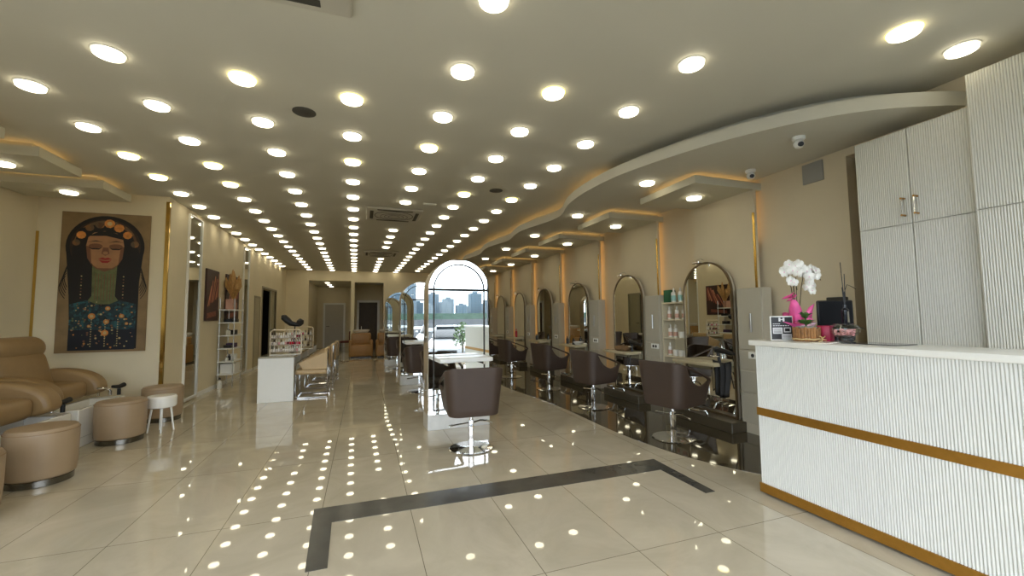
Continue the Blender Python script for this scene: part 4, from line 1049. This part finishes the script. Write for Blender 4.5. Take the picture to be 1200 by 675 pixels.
# black lamp with two lobes
t = thing('treatment_lamp', 'black two-lobed swivel lamp rising behind the near polish rack', 'lamp', (-1.28, 9.05, .765))
m = MB(); m.lathe([(.07, 0), (.07, .012), (.02, .02)], n=20); m.cyl((0, 0, .01), (.03, 0, .50), .010, 8); m.build('stand', BLACK, t)
m = MB(); m.tube([(-.20, 0, .70), (-.17, 0, .67), (-.10, 0, .60), (-.04, 0, .545), (.04, 0, .525), (.11, 0, .53)], .03, 12, rs=[.015, .058, .062, .052, .040, .05]); m.build('lamp_head', BLACKM, t)
m = MB(); m.tube([(.10, 0, .50), (.115, 0, .55), (.12, 0, .60), (.11, 0, .635)], .03, 12, rs=[.035, .066, .062, .015]); m.build('side_lobe', BLACKM, t)

# client chairs with chrome frames (face -x)
def make_client():
    t = thing('client_chair', 'x', 'chair')
    m = MB()
    for y in (-.27, .27):
        m.tube([(.26, y, .86), (.26, y, .5), (.26, y, .014), (-.24, y, .014), (-.26, y, .05), (-.26, y, .56), (-.24, y, .62), (-.17, y, .66)], .013, 8)
    m.cyl((.26, -.27, .30), (.26, .27, .30), .011, 8); m.cyl((-.24, -.27, .014), (-.24, .27, .014), .011, 8); m.build('frame', CHROME, t)
    m = MB(); m.rbox(-.26, .25, -.25, .25, .41, .50, .03, 4); m.build('seat', BEIGE, t)
    m = MB(); m.rbox(.20, .27, -.26, .26, .50, .87, .03, 4); m.build('backrest', BEIGE, t)
    for s in (-1, 1):
        m = MB(); y0, y1 = (.235, .275) if s > 0 else (-.275, -.235)
        m.prism([(-.22, .62), (.22, .80), (.26, .87), (.26, .50), (-.14, .50), (-.18, .56)], y0, y1, 'y'); m.build('armrest', BEIGE, t, bevel=.01)
    return t
CC = make_client(); CC.location = (-.86, 8.52, 0); CC['label'] = 'beige chrome-framed chair at the near end of the nail desk'; CC['group'] = 'beige chairs at the nail desk'
dup(CC, (-.84, 9.62, 0), 0, 'second beige chrome-framed chair along the nail desk'); dup(CC, (-.83, 10.72, 0), 0, 'farthest beige chrome-framed chair along the nail desk')

# ------------------------------------------------------------------ backwash units
def make_wash():
    t = thing('backwash_unit', 'x', 'shampoo chair')
    m = MB(); m.rbox(-.36, .36, -.40, .20, .05, .46, .05, 4); m.build('seat', TANB, t)
    m = MB(); m.rbox(-.34, .34, .05, .26, .42, .86, .06, 4); m.build('backrest', TANB, t)
    for s in (-1, 1):
        m = MB(); m.rbox(min(.30*s, .40*s), max(.30*s, .40*s), -.40, .22, .05, .62, .04, 4); m.build('armrest', TANB, t)
    m = MB(); m.box(-.34, .34, -.36, .5, 0, .05); m.box(-.16, .16, .27, .55, .05, .82); m.build('base', BLACK, t, smooth=False)
    m = MB(); m.lathe([(.14, .0), (.24, .05), (.29, .12), (.30, .15), (.27, .15), (.22, .08), (.05, .04)], (0, .40, .82), 28); b = m.build('basin', PORC, t)
    m = MB(); m.tube([(0, .62, .95), (0, .62, 1.06), (0, .56, 1.09), (0, .50, 1.06)], .012, 8); m.build('tap', CHROME, b)
    return t
BU = make_wash(); BU.location = (-.08, 16.1, 0); BU['label'] = 'caramel leather shampoo chair with white basin, left one by the pillar'; BU['group'] = 'caramel shampoo chairs at the back'
dup(BU, (.82, 15.95, 0), 0, 'caramel leather shampoo chair with white basin, beside the mirror stations')
t = thing('waiting_chair', 'small dark red chair at the edge of the corridor opening', 'chair', (-.72, 18.9, 0))
m = MB(); m.rbox(-.2, .2, -.2, .2, .38, .46, .03, 3); m.build('seat', mat('wine_fabric', col(90, 34, 28), .8), t)
m = MB(); m.rbox(.15, .2, -.2, .2, .46, .85, .02, 3); m.build('backrest', mat('wine_fabric_back', col(90, 34, 28), .8), t)
for a in (-.17, .17):
    for b in (-.17, .17):
        m = MB(); m.cyl((a, b, 0), (a, b, .39), .014, 8); m.build('leg', BLACK, t)

# ------------------------------------------------------------------ street outside (seen in the mirrors)
GZ = -.45
mb = MB(); mb.box(-500, 800, -900, YF-.15, GZ-.2, GZ); struct(mb, 'ground', mat('asphalt', col(52, 56, 60), 1.0, ior=1.1, noise=.12, nscale=3), smooth=False)
mb = MB(); mb.box(-6, 7, -3.6, YF-.15, GZ, -.12); struct(mb, 'pavement', mat('pavement', col(130, 130, 126), .7, noise=.06, nscale=5), smooth=False)
def make_car():
    t = thing('parked_car', 'white car parked outside, reflected in the bright arched mirror', 'car', (5.05, -8.3, GZ), math.radians(18))
    CP = mat('white_car_paint', col(170, 174, 178), .15, coat=1); CG = mat('car_glass', col(30, 36, 40), .05); TY = mat('tyre', col(24, 24, 24), .8)
    def loft(secs, name, ma):
        m = MB(); vs = []; n = len(secs[0][1])
        for y, pr in secs: vs += [(x, y, z) for x, z in pr]
        fs = []
        for i in range(len(secs)-1):
            for j in range(n): fs.append((i*n+j, i*n+(j+1) % n, (i+1)*n+(j+1) % n, (i+1)*n+j))
        fs += [tuple(range(n)), tuple(range((len(secs)-1)*n, len(secs)*n))]
        m._add(vs, fs); o = m.build(name, ma, t, ang=50); o.modifiers.new('s', 'SUBSURF').levels = 1; o.modifiers['s'].render_levels = 2; return o
    def sec(w, z0, zm, z1): return [(-w*.9, z0), (-w, zm), (-w*.93, z1-.06), (-w*.8, z1), (w*.8, z1), (w*.93, z1-.06), (w, zm), (w*.9, z0)]
    loft([(-2.2, sec(.80, .32, .5, .62)), (-2.1, sec(.86, .22, .5, .80)), (-1.2, sec(.89, .2, .55, .92)), (0, sec(.90, .2, .55, .95)), (1.0, sec(.90, .2, .55, .93)), (1.8, sec(.88, .2, .55, .80)), (2.15, sec(.84, .24, .5, .70)), (2.25, sec(.76, .32, .48, .58))], 'body', CP)
    def cab(w, z0, z1): return [(-w, z0), (-w*.97, z0+.1), (-w*.80, z1-.03), (-w*.70, z1), (w*.70, z1), (w*.80, z1-.03), (w*.97, z0+.1), (w, z0)]
    loft([(-1.75, cab(.74, .88, .94)), (-1.0, cab(.78, .88, 1.36)), (-.3, cab(.79, .88, 1.46)), (.3, cab(.79, .88, 1.43)), (1.15, cab(.76, .88, .96))], 'windows', CG)
    m = MB(); m.rbox(-.56, .56, -1.05, .35, 1.40, 1.47, .03, 3); m.build('roof', CP, t)
    for y in (-1.35, 1.4):
        for s in (-1, 1):
            m = MB(); m.cyl((s*.70, y, .32), (s*.905, y, .32), .32, 24); w = m.build('wheel', TY, t)
            m = MB(); m.cyl((s*.90, y, .32), (s*.915, y, .32), .2, 16); m.build('hubcap', STEEL, w)
    for s in (-1, 1):
        m = MB(); m.rbox(s*.62-.16, s*.62+.16, 2.10, 2.22, .56, .68, .03, 3); m.build('headlight', PORC, t)
        m = MB(); m.rbox(s*.92-.07, s*.92+.07, .62, .76, .92, 1.04, .03, 3); m.build('wing_mirror', CP, t)
    m = MB(); m.rbox(-.4, .4, 2.18, 2.26, .36, .5, .02, 2); m.build('grille', BLACK, t)
make_car()
def bush(x, y, z, r, h, label, ma, seed):
    rnd = random.Random(seed); m = MB()
    t = thing('shrub', label, 'shrub', (x, y, z), 0, 'shrubs outside')
    for i in range(420):
        a = rnd.uniform(0, 6.28); u = rnd.random()**.5; e = rnd.uniform(-.4, 1.5); R = r*u
        c = Vector((R*math.cos(a)*math.cos(e), R*math.sin(a)*math.cos(e), h*.55 + h*.45*math.sin(e)*u)); s = r*.16
        d1 = Vector((rnd.uniform(-1, 1), rnd.uniform(-1, 1), rnd.uniform(-1, 1))).normalized()*s; d2 = Vector((rnd.uniform(-1, 1), rnd.uniform(-1, 1), rnd.uniform(-1, 1))).normalized()*s*.5
        m._add([c-d1, c+d2, c+d1, c-d2], [(0, 1, 2, 3)])
    m.build('foliage', ma, t, smooth=False)
    m = MB(); m.cyl((0, 0, 0), (0, 0, h*.6), .03, 8); m.build('stem', STEMM, t)
bush(3.97, -3.0, -.12, .35, 1.35, 'green shrub on the pavement outside, reflected beside the counter', LEAF, 1)
bush(7.4, -5.2, GZ, .5, 1.5, 'larger green shrub outside near the parked car', LEAF, 2)
bush(.2, -3.1, -.12, .3, 1.2, 'small green shrub outside by the shop door', LEAFD, 3)
# road barrier and towers
t = thing('road_barrier', 'pale metal road barrier across the street', 'barrier', (4, -22, GZ))
m = MB(); m.box(-30, 40, -.05, .05, .75, 1.0); m.build('rail', mat('barrier_rail', col(200, 206, 210), .5, .3), t, smooth=False)
for i in range(24):
    m = MB(); m.box(-29+3*i, -28.9+3*i, .05, .15, 0, .95); m.build('post', STEEL, t, smooth=False)
def tower_mat(i, a, b):
    m = bpy.data.materials.new('tower_%d' % i); m.use_nodes = True; nt = m.node_tree; bs = nt.nodes['Principled BSDF']; N = nt.nodes.new
    tc = N('ShaderNodeTexCoord'); mp = N('ShaderNodeMapping'); mp.inputs['Rotation'].default_value = (PI/2, 0, 0)
    br = N('ShaderNodeTexBrick'); br.offset = 0; br.inputs['Scale'].default_value = 1; br.inputs['Brick Width'].default_value = 3.2; br.inputs['Row Height'].default_value = 3; br.inputs['Mortar Size'].default_value = .7
    br.inputs['Color1'].default_value = b; br.inputs['Color2'].default_value = b; br.inputs['Mortar'].default_value = a
    nt.links.new(tc.outputs['Object'], mp.inputs[0]); nt.links.new(mp.outputs[0], br.inputs['Vector']); nt.links.new(br.outputs['Color'], bs.inputs['Base Color']); bs.inputs['Roughness'].default_value = .8
    return m
TM = [tower_mat(0, col(96,112,122), col(66,82,94)), tower_mat(1, col(112,124,130), col(78,94,104)), tower_mat(2, col(80,100,112), col(56,76,90))]  # blue-grey facade colours carry the distance haze
rnd = random.Random(9); tw = None
spec = [(-60+13*i+rnd.uniform(-4, 4), rnd.uniform(13, 22), rnd.choice([20, 26, 34, 40, 46, 28, 52, 60])) for i in range(34)]
for i, (x, w, h) in enumerate(spec):
    m = MB(); d = 14; y = -600-32*((i*7) % 4)
    m.box(-w/2, w/2, -d, 0, 0, h); m.box(-w*.2, w*.2, -d*.7, -d*.2, h, h+3)
    for j in range(int(w/6)): m.box(-w/2+2+6*j, -w/2+3.5+6*j, 0, .8, 2, h-2)
    o = m.build('apartment_tower', TM[i % 3], loc=(x, y, GZ), smooth=False)
    tag(o, 'hazy %s apartment tower across the road, seen in the bright mirror' % ['blue-grey', 'pale', 'slate blue'][i % 3], 'apartment tower', 'distant %s apartment towers' % ['blue-grey', 'pale', 'slate'][i % 3])
m = MB()
m.box(-300, 600, -350, -340, 0, 5); tag(m.build('tree_belt', mat('hazy_green', col(62, 84, 74), .9, noise=.25, nscale=.3), loc=(0, 0, GZ), smooth=False), 'low hazy green belt in front of the distant towers', 'greenery', kind='stuff')

# ------------------------------------------------------------------ daylight
w = bpy.data.worlds.new('sky'); S.world = w; w.use_nodes = True; nt = w.node_tree; bg = nt.nodes['Background']
tc = nt.nodes.new('ShaderNodeTexCoord'); sp = nt.nodes.new('ShaderNodeSeparateXYZ'); r = nt.nodes.new('ShaderNodeValToRGB')
r.color_ramp.elements[0].position = .0; r.color_ramp.elements[0].color = (.72, .82, .95, 1); r.color_ramp.elements[1].position = .25; r.color_ramp.elements[1].color = (.95, .97, 1.08, 1)
nt.links.new(tc.outputs['Generated'], sp.inputs[0]); nt.links.new(sp.outputs['Z'], r.inputs['Fac']); nt.links.new(r.outputs['Color'], bg.inputs['Color'])
bg.inputs['Strength'].default_value = 7.2
